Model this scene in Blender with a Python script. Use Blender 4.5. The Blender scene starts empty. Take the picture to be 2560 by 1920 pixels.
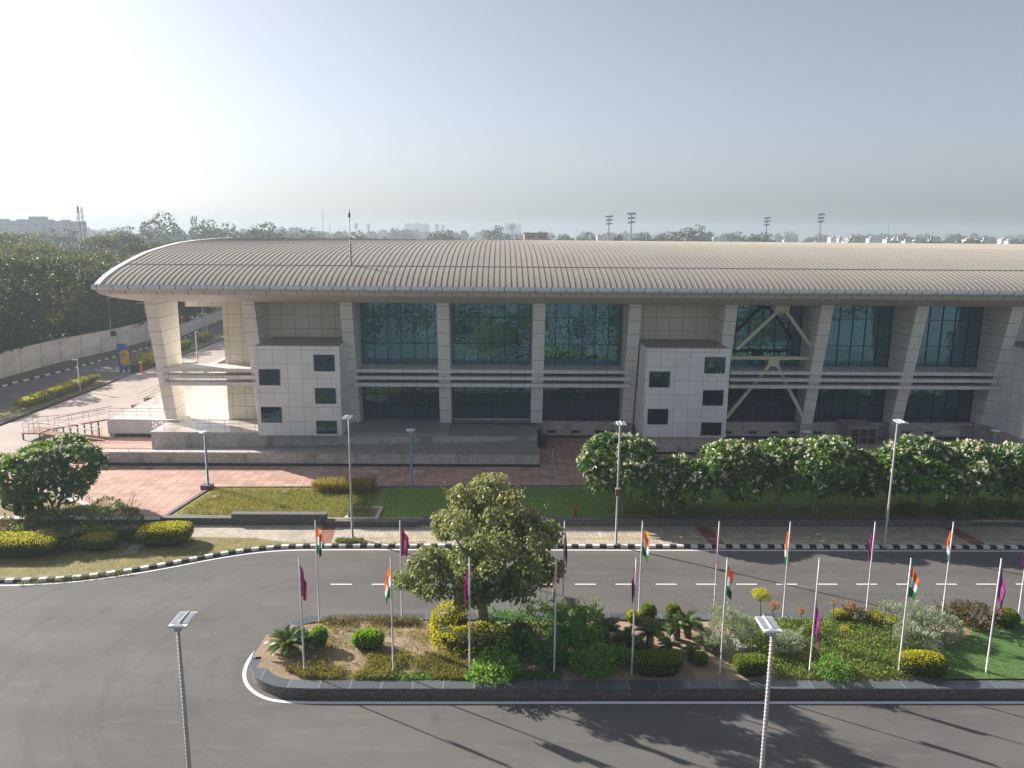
import bpy, math, random
import numpy as np
from mathutils import Vector, Matrix
R = math.radians
random.seed(7); rng = np.random.default_rng(7)
sc = bpy.context.scene; COL = sc.collection
# ------------------------------------------------------------------ mesh builder
class MB:
    def __init__(s): s.v=[]; s.n=0; s.L=[]; s.T=[]; s.M=[]; s.S=[]
    def add(s, verts, faces, m=0, sm=False):
        s.v.append(np.asarray(verts,float).reshape(-1,3))
        for f in faces: s.L.append(np.asarray(f,int)+s.n); s.T.append(np.array([len(f)])); s.M.append(np.array([m])); s.S.append(np.array([sm]))
        s.n+=len(s.v[-1]); return s
    def quads(s, V, m, sm=False):            # V (n,4,3)
        n=len(V)
        if n==0: return s
        s.v.append(V.reshape(-1,3)); s.L.append(np.arange(n*4)+s.n); s.T.append(np.full(n,4))
        s.M.append(np.full(n,m) if np.isscalar(m) else np.asarray(m)); s.S.append(np.full(n,sm)); s.n+=n*4; return s
    def box(s, a, b, m=0):
        x0,y0,z0=a; x1,y1,z1=b
        return s.add([(x0,y0,z0),(x1,y0,z0),(x1,y1,z0),(x0,y1,z0),(x0,y0,z1),(x1,y0,z1),(x1,y1,z1),(x0,y1,z1)],
            [(3,2,1,0),(4,5,6,7),(0,1,5,4),(1,2,6,5),(2,3,7,6),(3,0,4,7)],m)
    def prism_x(s, yz, x0, x1, m=0):         # polygon in YZ extruded along X
        n=len(yz); v=[(x0,y,z) for y,z in yz]+[(x1,y,z) for y,z in yz]
        return s.add(v,[tuple(range(n)),tuple(range(2*n-1,n-1,-1))]+[(i,i+n,(i+1)%n+n,(i+1)%n) for i in range(n)],m)
    def prism_z(s, xy, z0, z1, m=0):
        n=len(xy); v=[(x,y,z0) for x,y in xy]+[(x,y,z1) for x,y in xy]
        return s.add(v,[tuple(range(n-1,-1,-1)),tuple(range(n,2*n))]+[(i,(i+1)%n,(i+1)%n+n,i+n) for i in range(n)],m)
    def tube(s, pts, r, k=8, m=0, cap=True, sm=True):
        pts=[Vector(p) for p in pts]; rs=r if hasattr(r,'__len__') else [r]*len(pts)
        V=[]; ref=None
        for i,p in enumerate(pts):
            d=(pts[min(i+1,len(pts)-1)]-pts[max(i-1,0)]).normalized()
            if ref is None: ref=Vector((0,0,1)) if abs(d.z)<.9 else Vector((1,0,0))
            u=d.cross(ref).normalized(); w=d.cross(u)
            if ref is not None: ref=-w if w.length>0 else ref
            for j in range(k):
                a=2*math.pi*j/k; V.append(p+(u*math.cos(a)+w*math.sin(a))*rs[i])
        F=[(i*k+j,i*k+(j+1)%k,(i+1)*k+(j+1)%k,(i+1)*k+j) for i in range(len(pts)-1) for j in range(k)]
        n=s.n; s.add([tuple(q) for q in V],F,m,sm)
        if cap:
            for c in (range(k), range((len(pts)-1)*k,len(pts)*k)):
                s.L.append(np.array(list(c))+n); s.T.append(np.array([k])); s.M.append(np.array([m])); s.S.append(np.array([False]))
        return s
    def lathe(s, prof, c=(0,0,0), k=20, m=0, sm=True):
        V=[(c[0]+r*math.cos(2*math.pi*j/k),c[1]+r*math.sin(2*math.pi*j/k),c[2]+z) for r,z in prof for j in range(k)]
        F=[(i*k+j,i*k+(j+1)%k,(i+1)*k+(j+1)%k,(i+1)*k+j) for i in range(len(prof)-1) for j in range(k)]
        return s.add(V,F,m,sm)
    def ball(s, c, r, m=0, k=14, h=9, jit=0):
        rx,ry,rz=r if hasattr(r,'__len__') else (r,r,r); V=[]
        for i in range(h+1):
            t=math.pi*i/h
            for j in range(k):
                a=2*math.pi*j/k; q=1+jit*(random.random()-.5)
                V.append((c[0]+rx*q*math.sin(t)*math.cos(a),c[1]+ry*q*math.sin(t)*math.sin(a),c[2]-rz*q*math.cos(t)))
        return s.add(V,[(i*k+j,i*k+(j+1)%k,(i+1)*k+(j+1)%k,(i+1)*k+j) for i in range(h) for j in range(k)],m,True)
    def mesh(s, name, mats):
        me=bpy.data.meshes.new(name); V=np.concatenate(s.v); L=np.concatenate(s.L); T=np.concatenate(s.T)
        me.vertices.add(len(V)); me.vertices.foreach_set('co',V.ravel()); me.loops.add(len(L)); me.loops.foreach_set('vertex_index',L)
        me.polygons.add(len(T)); me.polygons.foreach_set('loop_start',np.concatenate([[0],np.cumsum(T)[:-1]]))
        for m in (mats if isinstance(mats,(list,tuple)) else [mats]): me.materials.append(m)
        me.polygons.foreach_set('material_index',np.concatenate(s.M)); me.polygons.foreach_set('use_smooth',np.concatenate(s.S))
        me.update(calc_edges=True); me.validate(); return me
OFF={}
def link(name, data, parent=None, off=None):
    o=bpy.data.objects.new(name,data); COL.objects.link(o)
    if parent is not None:
        o.parent=parent
    return o
def part(name, mb, mats, parent=None, label=None):     # mb in world coordinates; stored relative to its parent's base
    off=OFF.get(parent.name,(0,0,0)) if parent is not None else (0,0,0)
    mb.v=[v-np.array(off) for v in mb.v]
    o=link(name, mb.mesh(name,mats), parent); OFF[o.name]=off
    if label: o['label']=label
    return o
def tag(o,label,cat,group=None,kind=None):
    o['label']=label; o['category']=cat
    if group: o['group']=group
    if kind: o['kind']=kind
    return o
def thing(name,label,cat,loc,group=None):
    o=link(name,None); o.location=loc; o.empty_display_size=.3; OFF[o.name]=tuple(loc)
    return tag(o,label,cat,group)
def one(name, mb, mats, label, cat, group=None, kind=None):   # a thing that is one mesh
    return tag(part(name,mb,mats),label,cat,group,kind)
def struct(name, mb, mats, label=None, kind='structure'):
    o=part(name,mb,mats); o['kind']=kind; o['label']=label or name.replace('_',' '); o['category']=name.replace('_',' ').split(' ')[-1]
    return o
def dup(root, loc, rz=0, sc_=1, label=None, group=None):
    def cp(o,p):
        c=o.copy(); COL.objects.link(c)
        if p is not None: c.parent=p
        for ch in list(o.children): cp(ch,c)
        return c
    r=cp(root,None); r.location=loc; r.rotation_euler=(0,0,rz); r.scale=(sc_,)*3 if not hasattr(sc_,'__len__') else sc_
    if label: r['label']=label
    if group: r['group']=group
    return r
# ------------------------------------------------------------------ materials
def nt(name):
    m=bpy.data.materials.new(name); m.use_nodes=True; t=m.node_tree
    return m,t,t.nodes,t.links,t.nodes['Principled BSDF']
def N(t,ty,**kw):
    n=t.nodes.new(ty)
    for k,v in kw.items():
        if k in n.inputs: n.inputs[k].default_value=v
        else: setattr(n,k,v)
    return n
def math_(t,op,a,b=None,c=None):
    n=t.nodes.new('ShaderNodeMath'); n.operation=op
    for i,x in enumerate((a,b,c)):
        if x is None: continue
        if isinstance(x,(int,float)): n.inputs[i].default_value=x
        else: t.links.new(x,n.inputs[i])
    return n.outputs[0]
def mix(t,f,a,b):
    n=t.nodes.new('ShaderNodeMix'); n.data_type='RGBA'
    for s,x in ((n.inputs[0],f),(n.inputs[6],a),(n.inputs[7],b)):
        if isinstance(x,(int,float)): s.default_value=x
        elif isinstance(x,tuple): s.default_value=(*x,1) if len(x)==3 else x
        else: t.links.new(x,s)
    return n.outputs[2]
def ramp(t,f,a,b):
    n=t.nodes.new('ShaderNodeMapRange'); n.inputs[1].default_value=a; n.inputs[2].default_value=b; t.links.new(f,n.inputs[0]); return n.outputs[0]
def noise(t,scale,detail=5,vec=None,rough=.6,stretch=None):
    n=N(t,'ShaderNodeTexNoise'); n.inputs['Scale'].default_value=scale; n.inputs['Detail'].default_value=detail; n.inputs['Roughness'].default_value=rough
    if vec is not None:
        if stretch:
            mp=N(t,'ShaderNodeMapping'); mp.inputs['Scale'].default_value=stretch; t.links.new(vec,mp.inputs[0]); vec=mp.outputs[0]
        t.links.new(vec,n.inputs['Vector'])
    return n.outputs[0]
def pos(t): return t.nodes.new('ShaderNodeNewGeometry').outputs['Position']
def obc(t): return t.nodes.new('ShaderNodeTexCoord').outputs['Object']
def bump(t,b,h,dist=.02,st=.6):
    n=N(t,'ShaderNodeBump'); n.inputs['Strength'].default_value=st; n.inputs['Distance'].default_value=dist
    t.links.new(h,n.inputs['Height']); t.links.new(n.outputs[0],b.inputs['Normal'])
def pm(name,c1,c2=None,scale=4,rough=.7,bs=0,bd=.01,metal=0,spec=.5,world=True,stretch=None,lo=.35,hi=.65,detail=6):
    m,t,nn,l,b=nt(name); b.inputs['Roughness'].default_value=rough; b.inputs['Metallic'].default_value=metal; b.inputs['Specular IOR Level'].default_value=spec
    v=pos(t) if world else obc(t)
    if c2: l.new(mix(t,ramp(t,noise(t,scale,detail,v,.65,stretch),lo,hi),c1,c2),b.inputs['Base Color'])
    else: b.inputs['Base Color'].default_value=(*c1,1)
    if bs: bump(t,b,noise(t,bs,4,v),bd)
    return m
def leafm(name,c,trans=.3,rough=.5,var=.5,c2=None):
    m,t,nn,l,b=nt(name); g=nn.new('ShaderNodeNewGeometry')
    c2=c2 or (c[0]*1.5,c[1]*1.35,c[2]*1.1); kf=1.0 if max(c)>.3 or name.startswith('far_') else .82 if name.startswith('tree_') else 1.95 if name.startswith('shrub') else 1.7 if name.startswith('ground') else 1.85 if name.startswith(('fig','frangi')) else 1.45; c=tuple(x*kf for x in c); c2=tuple(x*kf for x in c2); trans=.36 if name.startswith('tree_') else min(.5,trans*1.5); d=tuple(x*(1-var*.6) for x in c)
    col=mix(t,g.outputs['Random Per Island'],d,c2)
    l.new(col,b.inputs['Base Color']); b.inputs['Roughness'].default_value=rough; b.inputs['Specular IOR Level'].default_value=.5 if name.startswith(('fig','frangi')) else .22
    tr=nn.new('ShaderNodeBsdfTranslucent'); l.new(mix(t,.5,col,(min(.8,c2[0]*1.7),min(.8,c2[1]*1.6),c2[2]*.6)),tr.inputs[0])
    mx=nn.new('ShaderNodeMixShader'); mx.inputs[0].default_value=trans
    l.new(b.outputs[0],mx.inputs[1]); l.new(tr.outputs[0],mx.inputs[2]); l.new(mx.outputs[0],nn['Material Output'].inputs[0]); return m
def tiles(name,c,pu,pz,ou=0,oz=0,w=.035,cj=None,rough=.45,var=.06,horizontal=False,dirt=.12,only_z=False,spec=.4,bumpy=0):
    """cladding or paving with joints; u is along the wall (or X), v is height (or Y)"""
    m,t,nn,l,b=nt(name); g=nn.new('ShaderNodeNewGeometry'); sx=N(t,'ShaderNodeSeparateXYZ'); l.new(g.outputs['Position'],sx.inputs[0])
    if horizontal: u,v=sx.outputs[0],sx.outputs[1]
    else:
        sn=N(t,'ShaderNodeSeparateXYZ'); l.new(g.outputs['True Normal'],sn.inputs[0]); f=math_(t,'GREATER_THAN',math_(t,'ABSOLUTE',sn.outputs[0]),.6)
        u=math_(t,'ADD',math_(t,'MULTIPLY',sx.outputs[0],math_(t,'SUBTRACT',1.0,f)),math_(t,'MULTIPLY',sx.outputs[1],f)); v=sx.outputs[2]
    uu=math_(t,'DIVIDE',math_(t,'SUBTRACT',u,ou),pu); vv=math_(t,'DIVIDE',math_(t,'SUBTRACT',v,oz),pz)
    fu=math_(t,'FRACT',uu); fv=math_(t,'FRACT',vv)
    ju=math_(t,'LESS_THAN',fu,w/pu); jv=math_(t,'LESS_THAN',fv,w/pz); j=jv if only_z else math_(t,'MAXIMUM',ju,jv)
    cb=N(t,'ShaderNodeCombineXYZ'); l.new(math_(t,'FLOOR',uu),cb.inputs[0]); l.new(math_(t,'FLOOR',vv),cb.inputs[1])
    wn=nn.new('ShaderNodeTexWhiteNoise'); l.new(cb.outputs[0],wn.inputs['Vector'])
    a=tuple(x*(1-var) for x in c); bb=tuple(min(1,x*(1+var)) for x in c)
    col=mix(t,wn.outputs['Value'],a,bb)
    col=mix(t,math_(t,'MULTIPLY',ramp(t,noise(t,.6,6,g.outputs['Position']),.45,.8),dirt*2.2),col,tuple(x*.5 for x in c))
    col=mix(t,j,col,cj or tuple(x*.3 for x in c)); l.new(col,b.inputs['Base Color'])
    b.inputs['Roughness'].default_value=rough; b.inputs['Specular IOR Level'].default_value=spec
    if bumpy: bump(t,b,noise(t,bumpy,4,g.outputs['Position']),.01,.4)
    return m
def flagm(name,kind):
    m,t,nn,l,b=nt(name); uv=nn.new('ShaderNodeTexCoord').outputs['UV']; s=N(t,'ShaderNodeSeparateXYZ'); l.new(uv,s.inputs[0]); u,v=s.outputs[0],s.outputs[1]
    du=math_(t,'MULTIPLY',math_(t,'SUBTRACT',u,.5),1.5); dv=math_(t,'SUBTRACT',v,.5)
    d=math_(t,'SQRT',math_(t,'ADD',math_(t,'MULTIPLY',du,du),math_(t,'MULTIPLY',dv,dv)))
    if kind=='tri':
        col=mix(t,math_(t,'GREATER_THAN',v,1/3),(.015,.16,.035),(.78,.78,.76)); col=mix(t,math_(t,'GREATER_THAN',v,2/3),col,(.8,.17,.03))
        ring=math_(t,'LESS_THAN',math_(t,'ABSOLUTE',math_(t,'SUBTRACT',d,.125)),.022); hub=math_(t,'LESS_THAN',d,.04)
        col=mix(t,math_(t,'MAXIMUM',ring,hub),col,(.02,.03,.2))
    else:
        ring=math_(t,'LESS_THAN',math_(t,'ABSOLUTE',math_(t,'SUBTRACT',d,.17)),.018)
        nz=ramp(t,noise(t,26,2,uv),.56,.6); ins=math_(t,'MULTIPLY',nz,math_(t,'LESS_THAN',d,.13))
        col=mix(t,math_(t,'MULTIPLY',math_(t,'MAXIMUM',ring,ins),.75),(.26,.02,.19) if kind=='pur' else (.2,.012,.085),(.55,.3,.38))
    l.new(col,b.inputs['Base Color']); b.inputs['Roughness'].default_value=.55
    tr=nn.new('ShaderNodeBsdfTranslucent'); l.new(col,tr.inputs[0]); mx=nn.new('ShaderNodeMixShader'); mx.inputs[0].default_value=.35
    l.new(b.outputs[0],mx.inputs[1]); l.new(tr.outputs[0],mx.inputs[2]); l.new(mx.outputs[0],nn['Material Output'].inputs[0]); return m
def asphalt(name,c1,c2):
    m,t,nn,l,b=nt(name); p=pos(t)
    a=ramp(t,noise(t,.22,7,p,.6,(.45,1.2,1)),.3,.72); f=noise(t,55,2,p,.8)
    col=mix(t,a,c1,c2); col=mix(t,math_(t,'MULTIPLY',ramp(t,noise(t,1.3,8,p,.7,(.35,1.5,1)),.52,.75),.35),col,tuple(x*1.5 for x in c2))
    col=mix(t,math_(t,'MULTIPLY',ramp(t,f,.55,.8),.35),col,tuple(x*1.7 for x in c2))
    col=mix(t,math_(t,'MULTIPLY',ramp(t,noise(t,.9,4,p,.5),.62,.72),.3),col,tuple(x*.45 for x in c1))
    vo=N(t,'ShaderNodeTexVoronoi'); vo.feature='DISTANCE_TO_EDGE'; vo.inputs['Scale'].default_value=.16
    wv=N(t,'ShaderNodeVectorMath'); wv.operation='ADD'; nz=N(t,'ShaderNodeTexNoise'); nz.inputs['Scale'].default_value=.7; l.new(p,nz.inputs['Vector'])
    l.new(p,wv.inputs[0]); l.new(nz.outputs['Color'],wv.inputs[1]); l.new(wv.outputs[0],vo.inputs['Vector'])
    crack=math_(t,'MULTIPLY',math_(t,'LESS_THAN',vo.outputs['Distance'],.0032),ramp(t,noise(t,.12,2,p),.48,.55))
    col=mix(t,math_(t,'MULTIPLY',crack,.22),col,tuple(x*.4 for x in c1))
    # turning tracks round the island tip and dust along the kerb
    sp=N(t,'ShaderNodeSeparateXYZ'); l.new(p,sp.inputs[0]); dx=math_(t,'ADD',sp.outputs[0],6.5); dy=math_(t,'SUBTRACT',sp.outputs[1],31.6); rr=math_(t,'SQRT',math_(t,'ADD',math_(t,'MULTIPLY',dx,dx),math_(t,'MULTIPLY',dy,dy))); an=math_(t,'ARCTAN2',dy,dx)
    cb=N(t,'ShaderNodeCombineXYZ'); l.new(math_(t,'MULTIPLY',rr,1.6),cb.inputs[0]); l.new(math_(t,'MULTIPLY',an,.9),cb.inputs[1]); arc=math_(t,'MULTIPLY',ramp(t,noise(t,1,3,cb.outputs[0],.6),.5,.7),ramp(t,sp.outputs[0],-5,-12))
    col=mix(t,math_(t,'MULTIPLY',arc,.28),col,tuple(x*.6 for x in c1))
    tr_=ramp(t,noise(t,1,3,p,.6,(.05,1.5,1)),.5,.7); col=mix(t,math_(t,'MULTIPLY',math_(t,'MULTIPLY',tr_,ramp(t,sp.outputs[0],-9,-4)),.3),col,tuple(x*.65 for x in c1))
    dk=math_(t,'MULTIPLY',ramp(t,math_(t,'ADD',math_(t,'SUBTRACT',sp.outputs[1],39.2),math_(t,'MULTIPLY',noise(t,1.2,4,p),1.2)),4.1,5.0),.45); dk=math_(t,'MULTIPLY',dk,math_(t,'GREATER_THAN',sp.outputs[1],34)); col=mix(t,dk,col,(.2,.178,.15))
    l.new(col,b.inputs['Base Color']); b.inputs['Roughness'].default_value=.82; b.inputs['Specular IOR Level'].default_value=.3
    bump(t,b,f,.006,.5); return m
def stonework(name,c1,c2,sx=.16,sz=.1,mort=(.05,.048,.045)):
    m,t,nn,l,b=nt(name); g=nn.new('ShaderNodeNewGeometry'); s=N(t,'ShaderNodeSeparateXYZ'); l.new(g.outputs['Position'],s.inputs[0])
    c=N(t,'ShaderNodeCombineXYZ'); l.new(math_(t,'ADD',s.outputs[0],math_(t,'MULTIPLY',s.outputs[1],.7)),c.inputs[0]); l.new(s.outputs[2],c.inputs[1])
    br=N(t,'ShaderNodeTexBrick'); br.inputs['Scale'].default_value=1; br.inputs['Brick Width'].default_value=sx; br.inputs['Row Height'].default_value=sz; br.inputs['Mortar Size'].default_value=.012
    br.inputs['Color1'].default_value=(*c1,1); br.inputs['Color2'].default_value=(*c2,1); br.inputs['Mortar'].default_value=(*mort,1); l.new(c.outputs[0],br.inputs['Vector'])
    col=mix(t,ramp(t,noise(t,9,4,g.outputs['Position']),.4,.75),br.outputs['Color'],tuple(x*.55 for x in c1)); l.new(col,b.inputs['Base Color']); b.inputs['Roughness'].default_value=.85
    bump(t,b,br.outputs['Fac'],-.02,.6); return m
def pebble(name,c1,c2,stain):
    m,t,nn,l,b=nt(name); p=pos(t)
    vo=N(t,'ShaderNodeTexVoronoi'); vo.inputs['Scale'].default_value=5; l.new(p,vo.inputs['Vector'])
    col=mix(t,vo.outputs['Color'],c1,c2); n2=noise(t,2.6,6,p,.8); col=mix(t,ramp(t,n2,.42,.62),col,tuple(x*.7 for x in c1))
    st=ramp(t,noise(t,.55,6,p,.65,(1,1,.25)),.52,.68); col=mix(t,math_(t,'MULTIPLY',st,.8),col,stain)
    l.new(col,b.inputs['Base Color']); b.inputs['Roughness'].default_value=.9; bump(t,b,vo.outputs['Distance'],.03,.7); return m
def glass(name,c,rough=.03,wave=.02,ior=1.8,mir=.4):
    m,t,nn,l,b=nt(name); p=pos(t); s=N(t,'ShaderNodeSeparateXYZ'); l.new(p,s.inputs[0])
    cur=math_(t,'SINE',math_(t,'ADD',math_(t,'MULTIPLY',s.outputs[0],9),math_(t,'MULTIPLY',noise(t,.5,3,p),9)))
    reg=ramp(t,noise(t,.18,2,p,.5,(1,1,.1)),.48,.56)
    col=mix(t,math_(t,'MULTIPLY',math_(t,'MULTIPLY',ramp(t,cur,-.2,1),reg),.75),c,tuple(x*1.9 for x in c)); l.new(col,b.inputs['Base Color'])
    b.inputs['Roughness'].default_value=rough; b.inputs['IOR'].default_value=ior; b.inputs['Specular IOR Level'].default_value=.6; b.inputs['Specular Tint'].default_value=(.28,.75,1,1)
    # every pane sits at a very slightly different angle and is a little wavy
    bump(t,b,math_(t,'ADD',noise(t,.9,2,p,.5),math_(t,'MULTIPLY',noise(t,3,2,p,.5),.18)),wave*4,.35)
    gl=nn.new('ShaderNodeBsdfGlossy'); gl.inputs['Color'].default_value=(.26,.55,.66,1); gl.inputs['Roughness'].default_value=.015; l.new(b.inputs['Normal'].links[0].from_socket,gl.inputs['Normal'])
    mx=nn.new('ShaderNodeMixShader'); mx.inputs[0].default_value=mir; l.new(b.outputs[0],mx.inputs[1]); l.new(gl.outputs[0],mx.inputs[2]); l.new(mx.outputs[0],nn['Material Output'].inputs[0]); return m

M={}
M['asphalt']=asphalt('asphalt',(.1,.095,.09),(.152,.145,.138))
M['asphalt_far']=asphalt('old_asphalt',(.14,.14,.143),(.2,.198,.196))
M['white']=pm('road_paint',(.86,.86,.83),(.7,.69,.65),6,.7,lo=.5,hi=.85)
M['kerbw']=pm('kerb_white',(.72,.71,.67),(.45,.42,.36),5,.75,lo=.5,hi=.85)
M['kerbk']=pm('kerb_black',(.022,.022,.024),(.06,.055,.05),5,.75,lo=.5,hi=.85)
M['earth']=pm('earth',(.09,.1,.05),(.16,.14,.085),.05,.95,detail=8)
M['soil']=pm('soil',(.4,.3,.2),(.24,.18,.115),1.6,.95,14,.05,detail=8)
M['lawn']=pm('lawn',(.055,.1,.022),(.12,.13,.035),.9,.95,40,.03,detail=8)
M['lawndry']=pm('dry_lawn',(.19,.185,.065),(.32,.25,.12),.9,.95,40,.03,detail=8)
M['lawnbright']=pm('bright_lawn',(.075,.16,.045),(.11,.2,.06),.8,.95,40,.03,detail=8)
M['plaza']=tiles('red_pavers',(.56,.345,.275),.72,.72,.1,.2,.03,(.19,.115,.095),.75,.16,True,.3,bumpy=20)
M['fore']=pm('forecourt',(.44,.36,.32),(.34,.29,.265),.25,.8,20,.01,detail=8)
M['pave']=tiles('grey_pavers',(.5,.44,.355),.3,.3,0,.05,.018,(.22,.19,.15),.8,.14,True,.3)
M['pavey']=tiles('yellow_pavers',(.5,.36,.12),.3,.3,0,.05,.018,(.3,.2,.08),.8,.15,True,.2)
M['paver']=tiles('brick_red_pavers',(.3,.13,.095),.3,.3,0,.05,.018,(.2,.09,.07),.8,.15,True,.2)
M['cream']=pm('polished_floor',(.62,.57,.51),(.54,.48,.42),.5,.16,detail=3)
M['terr']=pm('grey_floor',(.3,.275,.25),(.37,.335,.3),.7,.5)
M['panelw']=tiles('white_cladding',(.84,.83,.81),1.16,1.18,-19.55,9.05,.028,(.34,.33,.32),.35,.04)
M['panelb']=tiles('beige_cladding',(.8,.73,.6),1.16,1.16,-20.2,8.95,.035,(.3,.27,.22),.4,.05)
M['panelc']=tiles('column_cladding',(.78,.76,.72),1.16,1.16,0,2.0,.035,(.2,.18,.16),.4,.03,only_z=True)
M['panelplain']=pm('window_surround',(.82,.81,.79),None,1,.4)
M['beam']=tiles('beam_cladding',(.74,.72,.69),1.16,5,-.3,-2,.03,(.22,.2,.19),.45,.04)
M['soffit']=pm('soffit_metal',(.62,.59,.57),(.57,.55,.53),.3,.55)
M['fascia']=tiles('fascia_metal',(.55,.52,.5),1.197,50,-.27,-10,.05,(.1,.09,.08),.5,.04)
M['roof']=pm('roof_metal',(.335,.31,.272),(.29,.267,.235),.25,.62,stretch=(1,.25,1),lo=.3,hi=.7,spec=.15)
M['rib']=pm('roof_rib_metal',(.27,.25,.22),None,1,.6,spec=.15)
M['gutter']=pm('gutter_metal',(.86,.85,.83),(.78,.77,.75),2,.4,metal=.15)
M['dark']=pm('dark_metal',(.03,.03,.032),None,1,.5)
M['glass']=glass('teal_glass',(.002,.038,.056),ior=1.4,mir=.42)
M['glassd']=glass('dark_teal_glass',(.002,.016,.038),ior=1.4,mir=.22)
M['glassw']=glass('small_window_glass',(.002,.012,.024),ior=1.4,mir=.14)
M['mull']=pm('mullion',(.012,.02,.024),None,1,.5)
M['pebble']=pebble('exposed_aggregate',(.66,.63,.58),(.36,.34,.31),(.17,.16,.15))
M['coping']=pm('pale_coping',(.6,.57,.53),(.42,.39,.36),3,.6)
M['black']=pm('black_stone',(.022,.024,.03),(.04,.042,.05),6,.4)
M['slate']=tiles('slate_coping',(.12,.135,.15),1.25,50,.2,-10,.03,(.3,.3,.3),.28,.25,True,.2,spec=.6)
M['stone']=stonework('rubble_stone',(.26,.225,.19),(.13,.115,.105))
M['stone2']=stonework('grey_stone',(.17,.165,.155),(.09,.088,.085),.2,.13,(.05,.05,.05))
M['capst']=pm('wall_capstone',(.19,.185,.18),(.12,.118,.115),3,.7)
M['steel']=pm('steel_rail',(.42,.42,.42),None,1,.35,metal=.6)
M['railred']=pm('brown_red_paint',(.24,.075,.05),(.17,.055,.04),4,.6)
M['deck']=pm('red_deck',(.36,.2,.15),(.28,.15,.11),2,.7)
M['pole']=pm('white_pole',(.74,.72,.74),(.62,.58,.6),3,.45)
M['lamp_grey']=pm('galvanised_pole',(.44,.42,.39),(.35,.33,.31),4,.55)
M['lamp_blue']=pm('blue_pole',(.2,.31,.4),(.16,.26,.34),4,.5)
M['lampw']=pm('lamp_white',(.72,.73,.74),(.6,.61,.62),9,.4)
M['panelgrey']=pm('lamp_panel',(.3,.32,.34),(.24,.26,.28),12,.25)
M['string']=pm('pale_cable',(.72,.68,.6),None,1,.6)
M['yellowp']=pm('pale_yellow_paint',(.68,.64,.46),(.6,.56,.42),3,.5)
M['wallp']=pm('whitewashed_wall',(.68,.68,.67),(.5,.49,.47),.35,.8,stretch=(1,1,2),detail=8)
M['white_wall']=pm('white_plaster',(.72,.72,.72),(.6,.6,.6),.6,.6)
M['blue']=pm('blue_sign',(.012,.12,.42),None,1,.4)
M['yellow']=pm('yellow_sign',(.6,.4,.03),(.5,.34,.04),4,.4)
M['cone']=pm('cone_red',(.55,.07,.04),None,1,.5)
M['bark']=pm('bark',(.16,.125,.09),(.09,.07,.05),9,.9,20,.02,world=False)
M['barkg']=pm('pale_bark',(.3,.25,.19),(.17,.14,.11),7,.9,20,.02,world=False)
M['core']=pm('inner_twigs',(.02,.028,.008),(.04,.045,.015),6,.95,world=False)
M['hydrant']=pm('red_paint',(.4,.06,.035),(.28,.05,.03),5,.5)
M['conc']=pm('concrete',(.4,.38,.34),(.3,.28,.25),2,.8,30,.01)
M['concw']=pm('pale_concrete',(.62,.6,.56),(.45,.43,.4),2,.8)
M['pitred']=pm('pit_lining',(.2,.1,.07),None,1,.8)
M['tri']=flagm('tricolour_cloth','tri'); M['pur']=flagm('purple_cloth','pur'); M['mar']=flagm('maroon_cloth','mar')
# leaves
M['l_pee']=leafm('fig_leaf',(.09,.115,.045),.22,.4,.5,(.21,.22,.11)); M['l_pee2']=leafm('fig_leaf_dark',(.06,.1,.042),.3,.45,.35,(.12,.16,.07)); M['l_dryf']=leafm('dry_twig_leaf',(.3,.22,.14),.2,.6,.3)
M['l_fr']=leafm('frangipani_leaf',(.05,.12,.02),.22,.35,.45,(.12,.19,.03)); M['l_fr2']=leafm('frangipani_leaf_dark',(.022,.07,.02),.2,.35,.4,(.045,.1,.028))
M['blossom']=leafm('white_blossom',(.78,.72,.6),.2,.6,.1,(.85,.8,.68))
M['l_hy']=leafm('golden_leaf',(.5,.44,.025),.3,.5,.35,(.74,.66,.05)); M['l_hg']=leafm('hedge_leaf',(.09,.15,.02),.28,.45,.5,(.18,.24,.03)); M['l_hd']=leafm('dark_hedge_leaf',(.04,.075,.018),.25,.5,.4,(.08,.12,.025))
M['l_lime']=leafm('lime_leaf',(.1,.2,.02),.3,.45,.4,(.18,.32,.03))
M['l_sh']=leafm('shrub_leaf',(.04,.12,.03),.3,.35,.45,(.085,.2,.05)); M['l_shb']=leafm('shrub_leaf_blue',(.035,.11,.05),.3,.35,.4,(.07,.17,.08)); M['l_shl']=leafm('shrub_leaf_light',(.1,.19,.035),.3,.35,.4,(.19,.29,.06))
M['l_sil']=leafm('silver_leaf',(.26,.32,.24),.2,.6,.35,(.42,.48,.38)); M['l_cy']=leafm('cycad_leaf',(.05,.085,.025),.2,.35,.4,(.11,.15,.045))
M['l_gc']=leafm('ground_cover_leaf',(.07,.12,.02),.25,.45,.5,(.17,.21,.045)); M['l_dry']=leafm('dry_grass',(.2,.16,.06),.25,.6,.45,(.32,.25,.09)); M['l_drygreen']=leafm('half_dry_grass',(.13,.14,.035),.25,.6,.45,(.2,.2,.05))
M['l_red']=leafm('bronze_leaf',(.09,.06,.035),.2,.4,.4,(.17,.12,.07)); M['l_org']=leafm('orange_tip',(.4,.16,.08),.25,.5,.3); M['l_pink']=leafm('dry_pink_twig',(.42,.24,.15),.2,.7,.3)
M['l_grass']=leafm('grass_blade',(.1,.2,.03),.3,.5,.4,(.16,.26,.045)); M['l_topi']=leafm('topiary_leaf',(.03,.05,.025),.1,.55,.4,(.06,.08,.04))
M['l_big']=leafm('tree_leaf',(.065,.1,.028),.28,.5,.45,(.15,.19,.055)); M['l_big2']=leafm('tree_leaf_dark',(.04,.07,.026),.25,.5,.4,(.08,.115,.04)); M['l_big3']=leafm('tree_leaf_yellow',(.11,.125,.025),.25,.5,.4,(.19,.19,.04))
M['l_far']=leafm('far_leaf',(.04,.062,.024),.2,.6,.4,(.07,.095,.035))
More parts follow.
